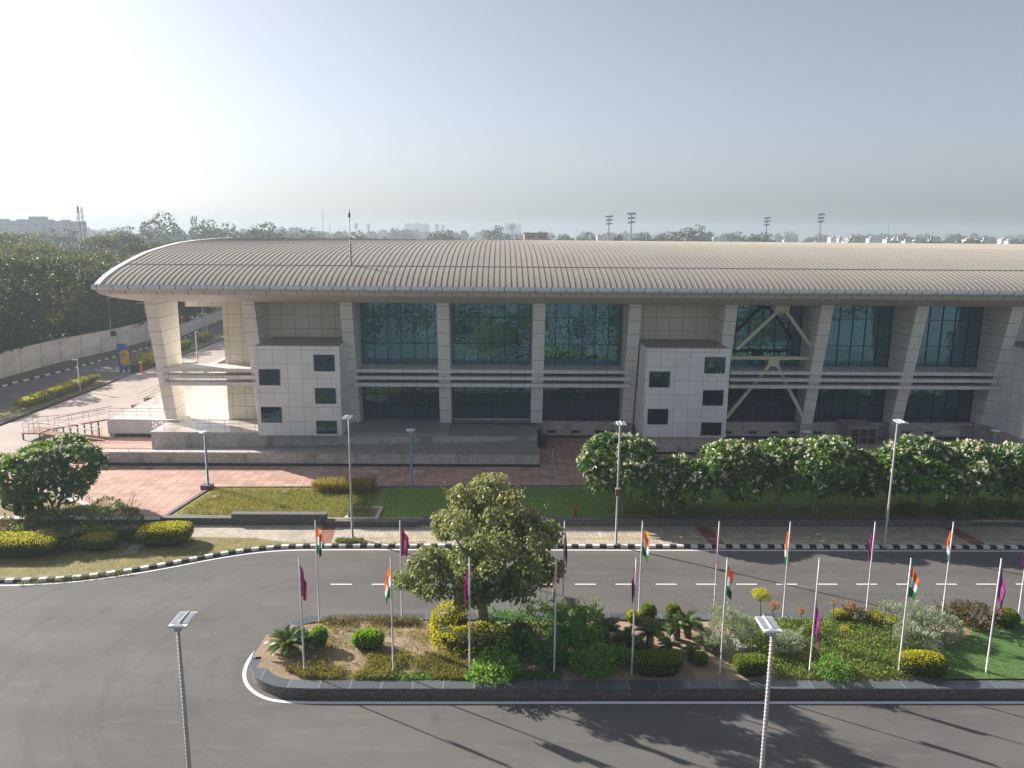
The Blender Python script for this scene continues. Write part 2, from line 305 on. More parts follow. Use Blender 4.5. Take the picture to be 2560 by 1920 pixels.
M['litter']=leafm('fallen_leaf',(.4,.33,.2),.1,.8,.5)
# ------------------------------------------------------------------ foliage tools
def unit(v): return v/np.maximum(np.linalg.norm(v,axis=1,keepdims=True),1e-6)
def rdir(n): return unit(rng.normal(size=(n,3)))
def leaves(mb,C,A,size,asp=.5,m=0,fold=.12,nrm=None):
    """one leaf per point: C centre, A length direction"""
    n=len(C)
    if n==0: return
    A=unit(A); s=(size*(.7+.6*rng.random(n)))[:,None]; q=rdir(n) if nrm is None else nrm
    B=unit(np.cross(A,q)); D=np.cross(A,B)
    V=np.stack([C-A*s*.5, C+B*s*asp*.5+D*fold*s, C+A*s*.5, C-B*s*asp*.5+D*fold*s],1); mb.quads(V,m)
def blobs_pts(n,bl,rin=.65,cull=.78,low=-1.):
    bl=np.asarray(bl,float); w=(bl[:,3]*bl[:,4]+bl[:,3]*bl[:,5]+bl[:,4]*bl[:,5]); w/=w.sum()
    i=rng.choice(len(bl),n,p=w); d=rdir(n); r=(rin+(1-rin)*rng.random(n)**.6)[:,None]
    d[:,2]=np.where(d[:,2]<low,-d[:,2],d[:,2])
    P=bl[i,:3]+d*bl[i,3:]*r; keep=np.ones(n,bool)
    if len(bl)<60:
        for k in range(len(bl)):
            e=((P-bl[k,:3])/bl[k,3:]); keep&=~((np.linalg.norm(e,axis=1)<cull)&(i!=k))
    return P[keep],d[keep],i[keep]
def mats_by(i,choices,weights=None):
    k=int(i.max())+1 if len(i) else 1; pick=rng.choice(len(choices),k,p=weights); return np.asarray(choices)[pick][i]
def rand_mat(n,w):
    return rng.choice(len(w),n,p=np.array(w)/sum(w))
def limbs(mb,base,top,spread,n,r0,k=6,sub=2,m=0,forkz=.45):
    """tapered trunk with limbs reaching into the crown"""
    b=Vector(base); t=Vector(top); f=b.lerp(t,forkz)+Vector((random.uniform(-.1,.1),random.uniform(-.1,.1),0))
    mb.tube([b,b.lerp(f,.5)+Vector((random.uniform(-.05,.05),0,0)),f],[r0*1.25,r0,r0*.85],k,m)
    for i in range(n):
        a=2*math.pi*i/n+random.uniform(-.4,.4); e=Vector((t.x+spread*math.cos(a)*random.uniform(.5,1),t.y+spread*math.sin(a)*random.uniform(.5,1),t.z*1.0-random.uniform(0,.35)*(t.z-f.z)))
        mid=f.lerp(e,.5)+Vector((0,0,-.08*spread)); mb.tube([f-Vector((0,0,.05)),mid,e],[r0*.6,r0*.4,r0*.15],5,m)
        for j in range(sub):
            e2=mid.lerp(e,.5)+Vector((random.uniform(-1,1)*spread*.4,random.uniform(-1,1)*spread*.4,random.uniform(.1,.5)*spread*.5)); mb.tube([mid,e2],[r0*.3,r0*.1],4,m)
def crown_blobs(n,rx,ry,z0,z1,rb,flat=.75):
    out=[]; zc=(z0+z1)/2; rz=(z1-z0)/2
    for i in range(n):
        d=rdir(1)[0]; r=random.uniform(.45,.78); s=rb*random.uniform(.7,1.25)
        out.append((d[0]*rx*r,d[1]*ry*r,zc+d[2]*rz*r*.9,s,s,s*flat))
    return out
exec_world=True
# ------------------------------------------------------------------ camera, light, sky, air
H=18.5; F=1950.; pitch=math.atan((960-579)/F); yaw=R(.8); roll=.008
fw=Vector((math.sin(yaw)*math.cos(pitch),math.cos(yaw)*math.cos(pitch),-math.sin(pitch))); rt=Vector((math.cos(yaw),-math.sin(yaw),0)); up=rt.cross(fw)
r2=rt*math.cos(roll)+up*math.sin(roll); u2=-rt*math.sin(roll)+up*math.cos(roll)
cd=bpy.data.cameras.new('camera'); cam=bpy.data.objects.new('camera',cd); COL.objects.link(cam); sc.camera=cam
cam.matrix_world=Matrix(((r2.x,u2.x,-fw.x,0),(r2.y,u2.y,-fw.y,0),(r2.z,u2.z,-fw.z,H),(0,0,0,1)))
cd.sensor_width=36; cd.lens=36*F/2560; cd.clip_end=20000; cd.clip_start=.5
SE=R(27.5); SA=(-.851,.525)
sd=bpy.data.lights.new('sun','SUN'); sd.energy=3.4; sd.angle=R(.6); sd.color=(1,.935,.85); sun=bpy.data.objects.new('sun',sd); COL.objects.link(sun)
S3=Vector((SA[0]*math.cos(SE),SA[1]*math.cos(SE),math.sin(SE))); sun.rotation_euler=S3.to_track_quat('Z','Y').to_euler()
w=bpy.data.worlds.new('World'); sc.world=w; w.use_nodes=True; t=w.node_tree
sky=t.nodes.new('ShaderNodeTexSky'); sky.sky_type='NISHITA'; sky.sun_disc=False; sky.sun_elevation=SE; sky.sun_rotation=math.atan2(SA[0],SA[1]); sky.altitude=200; sky.air_density=.8; sky.dust_density=2.0; sky.ozone_density=3.0
hs_=t.nodes.new('ShaderNodeHueSaturation'); hs_.inputs['Saturation'].default_value=.5; t.links.new(sky.outputs[0],hs_.inputs['Color']); t.links.new(hs_.outputs[0],t.nodes['Background'].inputs[0]); t.nodes['Background'].inputs[1].default_value=.05
sc.view_settings.view_transform='Standard'; sc.view_settings.look='None'; sc.view_settings.exposure=1.5; sc.view_settings.gamma=1
sc.cycles.max_bounces=6; sc.cycles.diffuse_bounces=3; sc.cycles.glossy_bounces=3; sc.cycles.transmission_bounces=2; sc.cycles.volume_bounces=1; sc.cycles.transparent_max_bounces=6
sc.cycles.use_denoising=True; sc.cycles.caustics_reflective=False; sc.cycles.caustics_refractive=False; sc.cycles.sample_clamp_indirect=4
HZ=dict(d=.0007)
hz,t_,nn_,l_,b_=nt('haze_air'); nn_.remove(b_); pv=nn_.new('ShaderNodeVolumePrincipled'); pv.inputs['Color'].default_value=(.5,.58,.66,1); pv.inputs['Density'].default_value=HZ['d']; pv.inputs['Anisotropy'].default_value=.25
l_.new(pv.outputs[0],nn_['Material Output'].inputs['Volume'])
hb=MB(); hb.box((-2600,-300,-1.6),(2600,3200,46)); ho=struct('haze',hb,hz,'thin pale haze that fades the far trees','stuff')
def G(px,py,z=.45):      # ground point seen at a photo position
    d=r2*((px-1280)/F)-u2*((py-960)/F)+fw; k=(z-H)/d.z; return (d.x*k,d.y*k,z)
def AT(px,py,Y):
    d=r2*((px-1280)/F)-u2*((py-960)/F)+fw; k=Y/d.y; return (d.x*k,Y,H+d.z*k)
def sheet(name,poly,z,mat,label=None):
    b=MB(); b.add([(x,y,z) for x,y in poly],[tuple(range(len(poly)))]); return struct(name,b,mat,label)
def ccw(p): return p if sum((p[i][0]*p[(i+1)%len(p)][1]-p[(i+1)%len(p)][0]*p[i][1]) for i in range(len(p)))>0 else p[::-1]
def resample(pts,step):
    out=[pts[0]]; acc=0
    for a,b in zip(pts[:-1],pts[1:]):
        L=math.dist(a,b); d=step-acc
        while d<=L: out.append((a[0]+(b[0]-a[0])*d/L,a[1]+(b[1]-a[1])*d/L)); d+=step
        acc=L-(d-step)
    return out
def smooth(pts,n=3):
    for _ in range(n):
        q=[pts[0]]
        for a,b in zip(pts[:-1],pts[1:]): q+=[(a[0]*.75+b[0]*.25,a[1]*.75+b[1]*.25),(a[0]*.25+b[0]*.75,a[1]*.25+b[1]*.75)]
        pts=q+[pts[-1]]
    return pts
def offset(pts,d):
    out=[]
    for i,p in enumerate(pts):
        a=pts[max(i-1,0)]; b=pts[min(i+1,len(pts)-1)]; L=math.dist(a,b) or 1
        out.append((p[0]-(b[1]-a[1])/L*d,p[1]+(b[0]-a[0])/L*d))
    return out
def ribbon(b,pts,w,z,m=0):
    l=offset(pts,w/2); r=offset(pts,-w/2); n=len(pts)
    b.add([(x,y,z) for x,y in l]+[(x,y,z) for x,y in r],[(i+n,i+n+1,i+1,i) for i in range(n-1)],m)
# ================================================================= ground, roads
b=MB(); b.add([(-6000,-3000,-.3),(6000,-3000,-.3),(6000,9000,-.3),(-6000,9000,-.3)],[(0,1,2,3)]); struct('ground',b,M['earth'],'flat ground reaching the horizon')
sheet('road',[(-220,17.5),(220,17.5),(220,44),(-220,44)],0,M['asphalt'],'grey asphalt road in front of the hall')
sheet('near_pavement',[(-220,-120),(220,-120),(220,17.2),(-220,17.2)],.12,M['asphalt_far'],'grey paved ground on the near side of the road')
kp=smooth([(-75,40.2),(-40,39.0),(-28,38.85),(-24.2,39.0),(-21.7,39.6),(-18.9,40.9),(-16.4,42.4),(-13.6,43.55),(-10.5,43.72),(0,43.74),(90,43.76)],3)
kr=resample(kp,.42); b=MB(); o_=offset(kr,.28)
for i in range(len(kr)-1):
    a0,a1,c0,c1=kr[i],kr[i+1],o_[i],o_[i+1]; h=.15+random.uniform(-.008,.008); g=.006
    P=[a0,a1,c1,c0]; v=[(x,y,-.02) for x,y in P]+[(x+(0 if j<2 else 0),y+(.025 if j<2 else 0),h) for j,(x,y) in enumerate(P)]
    b.add(v,[(4,5,6,7),(0,1,5,4),(1,2,6,5),(2,3,7,6),(3,0,4,7)],i%2)
struct('kerb',b,[M['kerbw'],M['kerbk']],'black and white painted kerb along the road')
vg=[p for p in o_]; vp=ccw([(vg[0][0],47.1)]+vg+[(vg[-1][0],47.1)])
b=MB(); b.add([(x,y,.125) for x,y in vp],[tuple(range(len(vp)))]); struct('verge',b,M['lawndry'],'dry grass verge behind the kerb')
sheet('pavement',[(-24,45.3),(-20,45.0),(-15,44.85),(-12.4,44.06),(90,44.05),(90,47.05),(-24,47.05)],.133,M['pave'],'pale block pavement below the stone wall')
b=MB(); b.add([(-8,44.75,.138),(90,44.75,.138),(90,44.95,.138),(-8,44.95,.138)],[(0,1,2,3)],0)
for x,wd in ((-11.0,.85),(12.6,.9),(28.5,.9)): b.add([(x,44.1,.137),(x+wd,44.1,.137),(x+wd-.25,47,.137),(x-.25,47,.137)],[(0,1,2,3)],1)
for x in (9.0,11.3): b.add([(x,45.3,.1385),(x+.45,45.3,.1385),(x+.4,46,.1385),(x-.05,46,.1385)],[(0,1,2,3)],0)
struct('pavement_bands',b,[M['pavey'],M['paver']],'yellow tactile strip and red bands across the pavement')
# painted markings
b=MB(); ribbon(b,offset(kr,-.3),.12,.004)
for i in range(26):
    x=-9.02+2.17*i; y=38.82+.0045*(x+9); b.add([(x,y-.05,.004),(x+1.13,y-.05,.004),(x+1.13,y+.05,.004),(x,y+.05,.004)],[(0,1,2,3)])
isl=[(90,28.5),(-5.8,28.47),(-8.57,28.5),(-9.4,28.78),(-10.15,29.45),(-10.6,30.35),(-10.72,31.5),(-10.45,32.9),(-9.8,33.9),(-8.9,34.5),(-7.5,34.75),(90,34.75)]
isl=smooth(isl,2); isr=isl
ribbon(b,offset([p for p in isr if p[1]<33.6 or p[0]<-9.9],.3),.15,.004)
struct('lane_markings',b,M['white'],'white painted lane dashes and edge lines')
# planted island
inn=offset(isr,-.56); n=len(isr); b=MB()
b.add([(x,y,-.02) for x,y in isr]+[(x,y,.4) for x,y in isr],[(i+1,i,i+n,i+n+1) for i in range(n-1)],0)
o2=offset(isr,.03); b.add([(x,y,.4) for x,y in o2]+[(x,y,.455) for x,y in o2]+[(x,y,.455) for x,y in inn]+[(x,y,.3) for x,y in inn],[(i+1,i,i+n,i+n+1) for i in range(n-1)]+[(i+1+n,i+n,i+2*n,i+1+2*n) for i in range(n-1)]+[(i+1+2*n,i+2*n,i+3*n,i+1+3*n) for i in range(n-1)],1)
isw=thing('island_wall','low cobbled wall with slate coping round the planted island','wall',(0,28.5,0))
b0=MB(); b0.add([(x,y,-.02) for x,y in isr]+[(x,y,.4) for x,y in isr],[(i+1,i,i+n,i+n+1) for i in range(n-1)],0); part('masonry',b0,M['stone'],isw)
b1=MB(); b1.add([(x,y,.4) for x,y in o2]+[(x,y,.455) for x,y in o2]+[(x,y,.455) for x,y in inn]+[(x,y,.3) for x,y in inn],[(i+1,i,i+n,i+n+1) for i in range(n-1)]+[(i+1+n,i+n,i+2*n,i+1+2*n) for i in range(n-1)]+[(i+1+2*n,i+2*n,i+3*n,i+1+3*n) for i in range(n-1)],0); part('coping',b1,M['slate'],isw)
def mound(x,y): return .38+.12*min(1,max(0,(y-29.2))/1.2)*min(1,max(0,34.2-y)/1.2)+.03*math.sin(x*1.7)*math.sin(y*2.1)
b=MB(); xs=np.concatenate([np.arange(-10.6,40,.4),np.arange(40,91,6)]); ys=np.arange(28.75,34.6,.39)
def inside(x,y): return x>-7.6 or ((x+7.2)/3.36)**2+((y-31.6)/2.9)**2<1
nx_,ny_=len(xs),len(ys); V=[(x,y,mound(x,y)) for x in xs for y in ys]
b.add(V,[(i*ny_+j,(i+1)*ny_+j,(i+1)*ny_+j+1,i*ny_+j+1) for i in range(nx_-1) for j in range(ny_-1) if inside((xs[i]+xs[i+1])/2,(ys[j]+ys[j+1])/2)],0,True)
struct('island_soil',b,M['soil'],'sandy soil of the planted island')
b=MB(); b.add([(18.3,29.08,.5),(90,29.08,.5),(90,34.1,.56),(24.3,34.1,.56),(23.2,33.5,.56),(21.9,33.0,.56),(21.1,32.2,.56),(19.9,31.6,.56),(19.2,30.6,.53),(18.5,29.9,.51)],[tuple(range(10))]); struct('island_lawn',b,M['lawnbright'],'bright green lawn at the right of the island')
# plaza, lawns and low walls
b=MB(); b.prism_z([(-46.3,47.3),(90,47.3),(90,150),(-46.3,150)],-.28,.45); struct('plaza',b,M['plaza'],'red paved plaza round the hall')
m,t,nn,l,bs=nt('plaza_lawn'); p=pos(t); s=N(t,'ShaderNodeSeparateXYZ'); l.new(p,s.inputs[0])
f=math_(t,'ADD',ramp(t,s.outputs[0],-6,-14),math_(t,'MULTIPLY',math_(t,'SUBTRACT',noise(t,.7,6,p),.5),2.2)); f2=N(t,'ShaderNodeClamp'); l.new(f,f2.inputs[0])
l.new(mix(t,f2.outputs[0],mix(t,ramp(t,noise(t,2,6,p),.3,.7),(.17,.3,.055),(.22,.33,.08)),mix(t,ramp(t,noise(t,1.6,6,p),.3,.7),(.2,.205,.055),(.3,.25,.095))),bs.inputs['Base Color']); bs.inputs['Roughness'].default_value=.95; bump(t,bs,noise(t,40,4,p),.03); M['plawn']=m
sheet('lawn',[(-21.3,47.5),(90,47.5),(90,53.4),(5.6,53.75),(-6,53.5),(-20.5,53.2)],.458,M['plawn'],'rough lawn between the stone wall and the plaza')
sheet('forecourt',[(-46.28,56),(-36.2,56),(-36.6,76),(-37.6,92),(-36.8,149),(-46.28,149)],.455,M['fore'],'dusty pinkish forecourt left of the hall')
sheet('lawn_corner',[(-46,47.6),(-25.1,47.6),(-30.9,52.2),(-46,52.8)],.458,M['lawndry'],'dry lawn under the left frangipani')
b=MB(); b.prism_z(ccw([(-24.9,47.55),(-24.45,47.55),(-31.0,52.55),(-31.3,52.2)]),.44,.5); struct('kerb_stone',b,M['concw'],'white kerb stones edging the left lawn')
b=MB(); b.prism_z([(-21.55,47.5),(-21.3,47.5),(-20.5,53.2),(-20.75,53.2)],.44,.53); b.prism_z([(-20.75,53.22),(5.6,53.78),(5.6,53.95),(-20.75,53.42)],.44,.53); b.prism_z([(5.62,53.78),(90,53.42),(90,53.6),(5.62,53.95)],.44,.53); struct('lawn_kerb',b,M['capst'],'grey kerb edging the lawn')
def stone_wall(x0,x1,y,h,label,mat='stone2',cap='capst',th=.4,z0=.1):
    o=thing('stone_wall',label,'wall',((x0+x1)/2,y,z0),'low stone walls behind the pavement')
    part('masonry',MB().box((x0,y,z0),(x1,y+th,h-.06)),M[mat],o); part('coping',MB().box((x0-.02,y-.04,h-.058),(x1+.02,y+th+.05,h)),M[cap],o); return o
stone_wall(-75,-21.52,47.0,.5,'low dark wall with white coping behind the shrubs on the left',cap='concw')
stone_wall(-21.5,-17.03,47.0,.6,'low dark stone wall between the plaza edge and the taller wall section')
stone_wall(-17.0,-11.05,46.95,.88,'taller dark stone wall section with a flat grey coping')
stone_wall(-11.0,-5.25,46.7,.52,'low cobbled wall in front of the white framed planter')
stone_wall(-4.9,30.2,46.95,.6,'long stone wall below the row of frangipani trees','stone')
stone_wall(30.25,90,47.1,.36,'lowest stone wall at the far right end of the pavement')
# ----------------------------------------------------------------- boulevard on the left
sheet('side_road',[(-60.5,70),(-46.3,70),(-46.3,190),(-52,190)],.2,M['asphalt_far'],'shaded side road along the boundary wall')
sheet('footpath',[(-63,74),(-59.6,74),(-58.4,93),(-57.0,101),(-56.2,113),(-55.3,123),(-53.4,140),(-52.5,175),(-58,175),(-57.0,152),(-55.3,134.5),(-58.3,131),(-60,118),(-61.2,108),(-61.6,95)],.26,M['earth'],'bare footpath below the boundary wall')
kl=resample([(-59.6,74),(-58.4,93),(-57.0,101),(-56.2,113),(-55.3,123),(-54,140),(-52.5,175)],.9); b=MB(); ol=offset(kl,-.28)
for i in range(len(kl)-1):
    P=[kl[i],kl[i+1],ol[i+1],ol[i]]; b.add([(x,y,.15) for x,y in P]+[(x,y,.36) for x,y in P],[(7,6,5,4),(4,5,1,0),(5,6,2,1),(6,7,3,2),(7,4,0,3)],i%2)
struct('side_kerb',b,[M['kerbw'],M['kerbk']],'black and white kerb of the side road')
b=MB()
for i in range(9):
    y=74+i*1.9; b.add([(-51.3,y,.206),(-51.1,y,.206),(-50.9,y+1,.206),(-51.1,y+1,.206)],[(0,1,2,3)])
struct('side_road_markings',b,M['white'],'white dashes beside the median')
wl=[(-62.6,70),(-61.7,95),(-61.1,108),(-59.3,118),(-58.6,131),(-55.6,134.5),(-57.3,153),(-58,172)]
bw=thing('boundary_wall','long whitewashed boundary wall below the dark trees','wall',(-61,100,.2)); b=MB(); c=MB(); d=MB(); e=MB()
for (x0,y0),(x1,y1) in zip(wl[:-1],wl[1:]):
    hw=3.3 if y0<130 else 2.0; b.prism_z(ccw([(x0,y0),(x1,y1),(x1-.3,y1),(x0-.3,y0)]),.1,hw); c.prism_z(ccw([(x0+.06,y0),(x1+.06,y1),(x1-.36,y1),(x0-.36,y0)]),hw,hw+.12)
for x,y in resample(wl,4.2): d.box((x-.1,y-.16,.2),(x+.12,y+.16,3.296 if y<130 else 1.996))
part('panel',b,M['wallp'],bw); part('coping',c,M['wallp'],bw); part('pilasters',d,M['wallp'],bw)['kind']='stuff'
def median(pts,label,hl):
    o=thing('median_planter',label,'planter',(pts[0][0],pts[0][1],.2),'planted medians of the side road')
    inner=[(x+(.3 if x<-48 else -.3),y) for x,y in pts]
    part('kerb',MB().prism_z(ccw(pts),.15,.52),M['black'],o); bb=MB(); bb.add([(x,y,.526) for x,y in ccw(inner)],[tuple(range(len(inner)))]); part('soil',bb,M['lawndry'],o); return o
median([(-51.2,70.6),(-46.7,70.6),(-46.5,93.3),(-49.6,93.3)],'dark kerbed median with hedge left of the blue sign',0)
median([(-49.3,100.9),(-46.3,100.9),(-46.6,131),(-49,150)],'dark kerbed median with hedge right of the blue sign',0)
# ================================================================= the hall
XR=96.0; hall=thing('hall_building','long hall with ribbed barrel roof, leaning fins and teal glass','building',(12,66,.45))
RP=[(60.5,14.16),(61.3,14.53),(62.2,14.87),(63.6,15.27),(65.2,15.63),(67.2,16.03),(69.1,16.39),(71.6,16.7),(74.2,16.96),(77,17.18),(81,17.35),(86,17.46),(92,17.5),(98,17.44),(106,17.15),(114,16.5),(120,15.55),(124.5,14.2)]
XL=-31.27; b=MB(); nr=len(RP); xs=[XL]+list(np.linspace(-25,XR,12))
b.add([(x,y,z) for x in xs for y,z in RP],[(i*nr+j,(i+1)*nr+j,(i+1)*nr+j+1,i*nr+j+1) for i in range(len(xs)-1) for j in range(nr-1)],0,True)
P=np.array(RP); d=np.diff(P,axis=0); tn=np.vstack([d[:1],(d[:-1]+d[1:])/2,d[-1:]]); tn/=np.linalg.norm(tn,axis=1,keepdims=True); nm=np.stack([-tn[:,1],tn[:,0]],1)
up_=P+nm*.038; V=[]
for x in np.arange(XL+.55,XR,.455):
    for j in range(0,nr-1):
        if j==0: y0,z0,y1,z1=P[j]+d[0]*.25,0,P[j+1],0; A=P[0]+d[0]*.3; U=up_[0]+d[0]*.3
        else: A=P[j]; U=up_[j]
        B_=P[j+1]; W=up_[j+1]
        for (a,bq,c,e) in (((x-.028,U),(x+.028,U),(x+.028,W),(x-.028,W)),((x-.028,A),(x-.028,U),(x-.028,W),(x-.028,B_)),((x+.028,U),(x+.028,A),(x+.028,B_),(x+.028,W))):
            V.append([(q[0],q[1][0],q[1][1]) for q in (a,bq,c,e)])
b.quads(np.array(V),1); roof=part('roof',b,[M['roof'],M['rib']],hall)
b=MB(); b.box((XL+.3,65.1,15.58),(XR,65.28,15.672)); part('roof_band',b,M['roof'],roof)
b=MB(); b.add([(XL-.06,y,z-.12) for y,z in RP]+[(XL-.06,y,z+.03) for y,z in up_]+[(XL+.4,y,z+.03) for y,z in up_]+[(XL+.4,y,z-.0) for y,z in RP],[(j,j+1,j+1+nr,j+nr) for j in range(nr-1)]+[(j+nr,j+1+nr,j+1+2*nr,j+2*nr) for j in range(nr-1)]+[(j+2*nr,j+1+2*nr,j+1+3*nr,j+3*nr) for j in range(nr-1)]); part('roof_edge_trim',b,M['gutter'],roof)
b=MB(); b.tube([(XL-.05,60.36,14.1),(XR,60.36,14.1)],.2,12)
for x in np.arange(XL+.35,XR,1.197): b.tube([(x-.03,60.36,14.1),(x+.03,60.36,14.1)],.215,12,1)
part('gutter',b,[M['gutter'],M['rib']],hall)
SO=[(60.5,13.92,XL),(60.78,13.52,-31.05),(62.4,13.06,-30.35),(64.2,12.68,-29.3),(120.5,12.68,-29.3),(124.4,14.1,XL)]
b=MB(); b.add([(a[2],a[0],a[1]) for a in SO]+[(XR,a[0],a[1]) for a in SO],[(i,i+1,i+1+6,i+6) for i in range(5)],1)
b.M[0][:]=0
b.add([(XL,y,z-.02) for y,z in RP]+[(-29.3,min(max(y,64.2),120.5),12.68) for y,z in RP],[(j+1,j,j+nr,j+nr+1) for j in range(nr-1)],1)
part('soffit',b,[M['fascia'],M['soffit']],hall)
CK=[-29.2+7.95*k for k in range(16)]
for k,x in enumerate(CK):
    if x>XR-2: break
    zb=2.0; b=MB().prism_x([(66.5,zb),(64.12,12.69),(68.3,12.69),(68.3,zb)],x,x+1.0); c=part('fin_column',b,M['panelc'],hall)
    if x>4: part('pedestal',MB().prism_x([(66.55,.45),(66.55,2.0),(68.3,2.0),(68.3,.45)],x-.02,x+1.02),M['pebble'],c)
    if k==0: part('base_plate',MB().box((x-.05,66.44,1.99),(x+1.25,68.5,2.14)),M['beam'],c)
# walls behind the fins
b=MB(); b.box((-24.1,68.35,.45),(XR,122,12.66)); part('wall',b,M['panelb'],hall)
b=MB(); b.box((-24.1,67.5,2.0),(-21.3,68.34,12.66)); part('wall',b,M['panelb'],hall,'beige tiled wall beside the open portico')
for k in (1,5,9):
    b=MB(); b.box((CK[k]+1.0,67.45,2.0),(CK[k+1],68.34,12.66)); part('wall',b,M['panelb'],hall,'beige tiled wall above the stair tower')
b=MB(); b.box((-28.2,69.9,11.72),(-24.1,70.4,12.675)); part('lintel',b,M['beam'],hall)
# plinth, base wall
b=MB(); b.box((-29.0,63.0,.45),(-12.9,66.5,1.92)); b.box((-12.9,63.0,.45),(3.02,68.3,1.72)); part('plinth',b,M['pebble'],hall)
b=MB(); b.box((-29.06,62.95,1.921),(-19.9,66.5,2.0)); b.box((-34.6,67.2,.45),(-29.0,92,1.996)); b.box((-29.0,66.5,.45),(-24.1,92,1.9965)); b.box((-24.1,66.5,1.3),(-12.95,67.44,2.0)); part('terrace',b,[M['cream']],hall)
b=MB(); b.box((-34.64,67.1,.75),(-29.03,67.198,1.9)); part('terrace_wall',b,M['white_wall'],hall); b=MB(); b.box((-34.0,67.06,.45),(-29.03,67.099,.75)); part('skirting',b,M['black'],hall)
b=MB(); b.box((-12.95,62.96,1.721),(3.06,68.3,1.8)); b.box((-12.95,62.98,1.8),(-4.4,68.3,1.98)); b.box((-4.4,66.9,1.8),(2.75,68.3,1.92)); part('walkway',b,M['terr'],hall)
b=MB(); b.box((-4.3,66.86,1.81),(2.7,66.899,1.9)); b.box((3.02,64.2,.45),(3.5,66.4,1.5)); b.box((3.5,64.4,.45),(3.95,66.4,1.1)); part('step',b,M['black'],hall)
b=MB(); b.box((3.02,67.5,.45),(XR,68.34,1.78)); part('base_wall',b,M['pebble'],hall)
b=MB(); b.box((3.02,67.44,.45),(XR,67.498,.66)); part('skirting',b,M['black'],hall)
for k in (3,4,6,7,8): part('sill',MB().box((CK[k]+1.02,67.42 if k>3 else 68.0,1.78 if k>3 else 1.921),(CK[k+1]-.02,68.1,1.93 if k>3 else 2.05)),M['coping'],hall)

for k,vx in ((4,(4.15,6.3,8.4,9.8)),(6,(19.9,22.2,24.1,25.7)),(7,(28.0,30.4,32.9)),(8,(36.0,38.1))):
    for x in vx:
        f=part('vent',MB().box((x-.05,67.46,.86),(x+.75,67.51,1.19)),M['conc'],hall); part('opening',MB().box((x,67.45,.91),(x+.7,67.458,1.14)),M['dark'],f)
part('panel_board',MB().box((39.4,67.42,.86),(41.2,67.48,1.3)),M['lampw'],hall,'white blank board on the base wall')
# glass bays
for k in (2,3,4,6,7,8,10,11):
    x0,x1=CK[k]+1.0,CK[k+1]
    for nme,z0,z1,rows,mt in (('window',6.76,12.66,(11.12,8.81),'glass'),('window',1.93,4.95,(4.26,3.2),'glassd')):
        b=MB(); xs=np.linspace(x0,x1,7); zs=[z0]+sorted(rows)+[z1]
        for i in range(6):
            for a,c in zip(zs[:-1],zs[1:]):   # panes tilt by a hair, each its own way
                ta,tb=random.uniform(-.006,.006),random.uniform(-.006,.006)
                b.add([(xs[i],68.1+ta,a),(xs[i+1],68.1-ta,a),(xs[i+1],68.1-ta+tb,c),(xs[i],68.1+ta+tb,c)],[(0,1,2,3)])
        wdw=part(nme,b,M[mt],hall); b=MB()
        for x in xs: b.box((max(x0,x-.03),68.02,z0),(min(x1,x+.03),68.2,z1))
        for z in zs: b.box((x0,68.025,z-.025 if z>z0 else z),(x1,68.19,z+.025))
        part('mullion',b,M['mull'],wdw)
    part('spandrel',MB().box((x0,67.95,4.95),(x1,68.3,6.76)),M['dark'],hall)
# horizontal louvre beams
for x0,x1 in ((-28.7,-19.95),(-12.5,11.05),(19.55,42.95),(50.6,74)):
    for j,(za,zb,yb) in enumerate(((6.96,6.68,68.1),(6.36,6.08,66.4),(5.77,5.48,66.4))):
        part('beam',MB().box((x0,65.2,zb),(x1,yb if x0>-20 or j else 67.6,za)),M['beam'],hall)
# stair towers
for k,x0 in enumerate((-19.85,11.68,43.05)):
    x1=x0+6.83; tw=part('stair_tower',MB().box((x0,62.1,1.95),(x1,67.44,9.35)),M['panelw'],hall,('white tiled stair tower beside the open portico','white tiled stair tower in the middle of the facade','white tiled stair tower at the right end')[k])
    part('roof_slab',MB().box((x0+.14,62.24,9.352),(x1-.14,67.4,9.4)),M['terr'],tw)
    for wx,za,zb in ((4.77,8.68,7.34),(4.77,5.95,4.67),(4.77,3.24,2.15),(.33,7.47,6.17),(.33,4.36,3.07)):
        b=MB(); X,Y0=x0+wx,62.07
        b.box((X-.26,62.084,zb-.24 if zb>2.2 else zb-.06),(X+1.92,62.099,za+.24))
        b.box((X+.83-.02,62.03,zb),(X+.83+.02,62.066,za),1); b.box((X,62.03,zb),(X+1.66,62.066,zb+.04),1); b.box((X,62.03,za-.04),(X+1.66,62.066,za),1); b.box((X,62.03,zb),(X+.04,62.066,za),1); b.box((X+1.62,62.03,zb),(X+1.66,62.066,za),1)
        b.add([(X,62.06,zb),(X+1.66,62.06,zb),(X+1.66,62.06,za),(X,62.06,za)],[(0,1,2,3)],2)
        part('window',b,[M['panelplain'],M['mull'],M['glassw']],tw)
    if x0>0: part('stone_base',MB().box((x0+.1,62.35,.45),(x1-.1,67.4,1.95)),M['pebble'],tw); part('skirting',MB().box((x0+.06,62.3,.45),(x1-.06,62.348,.64)),M['black'],tw)
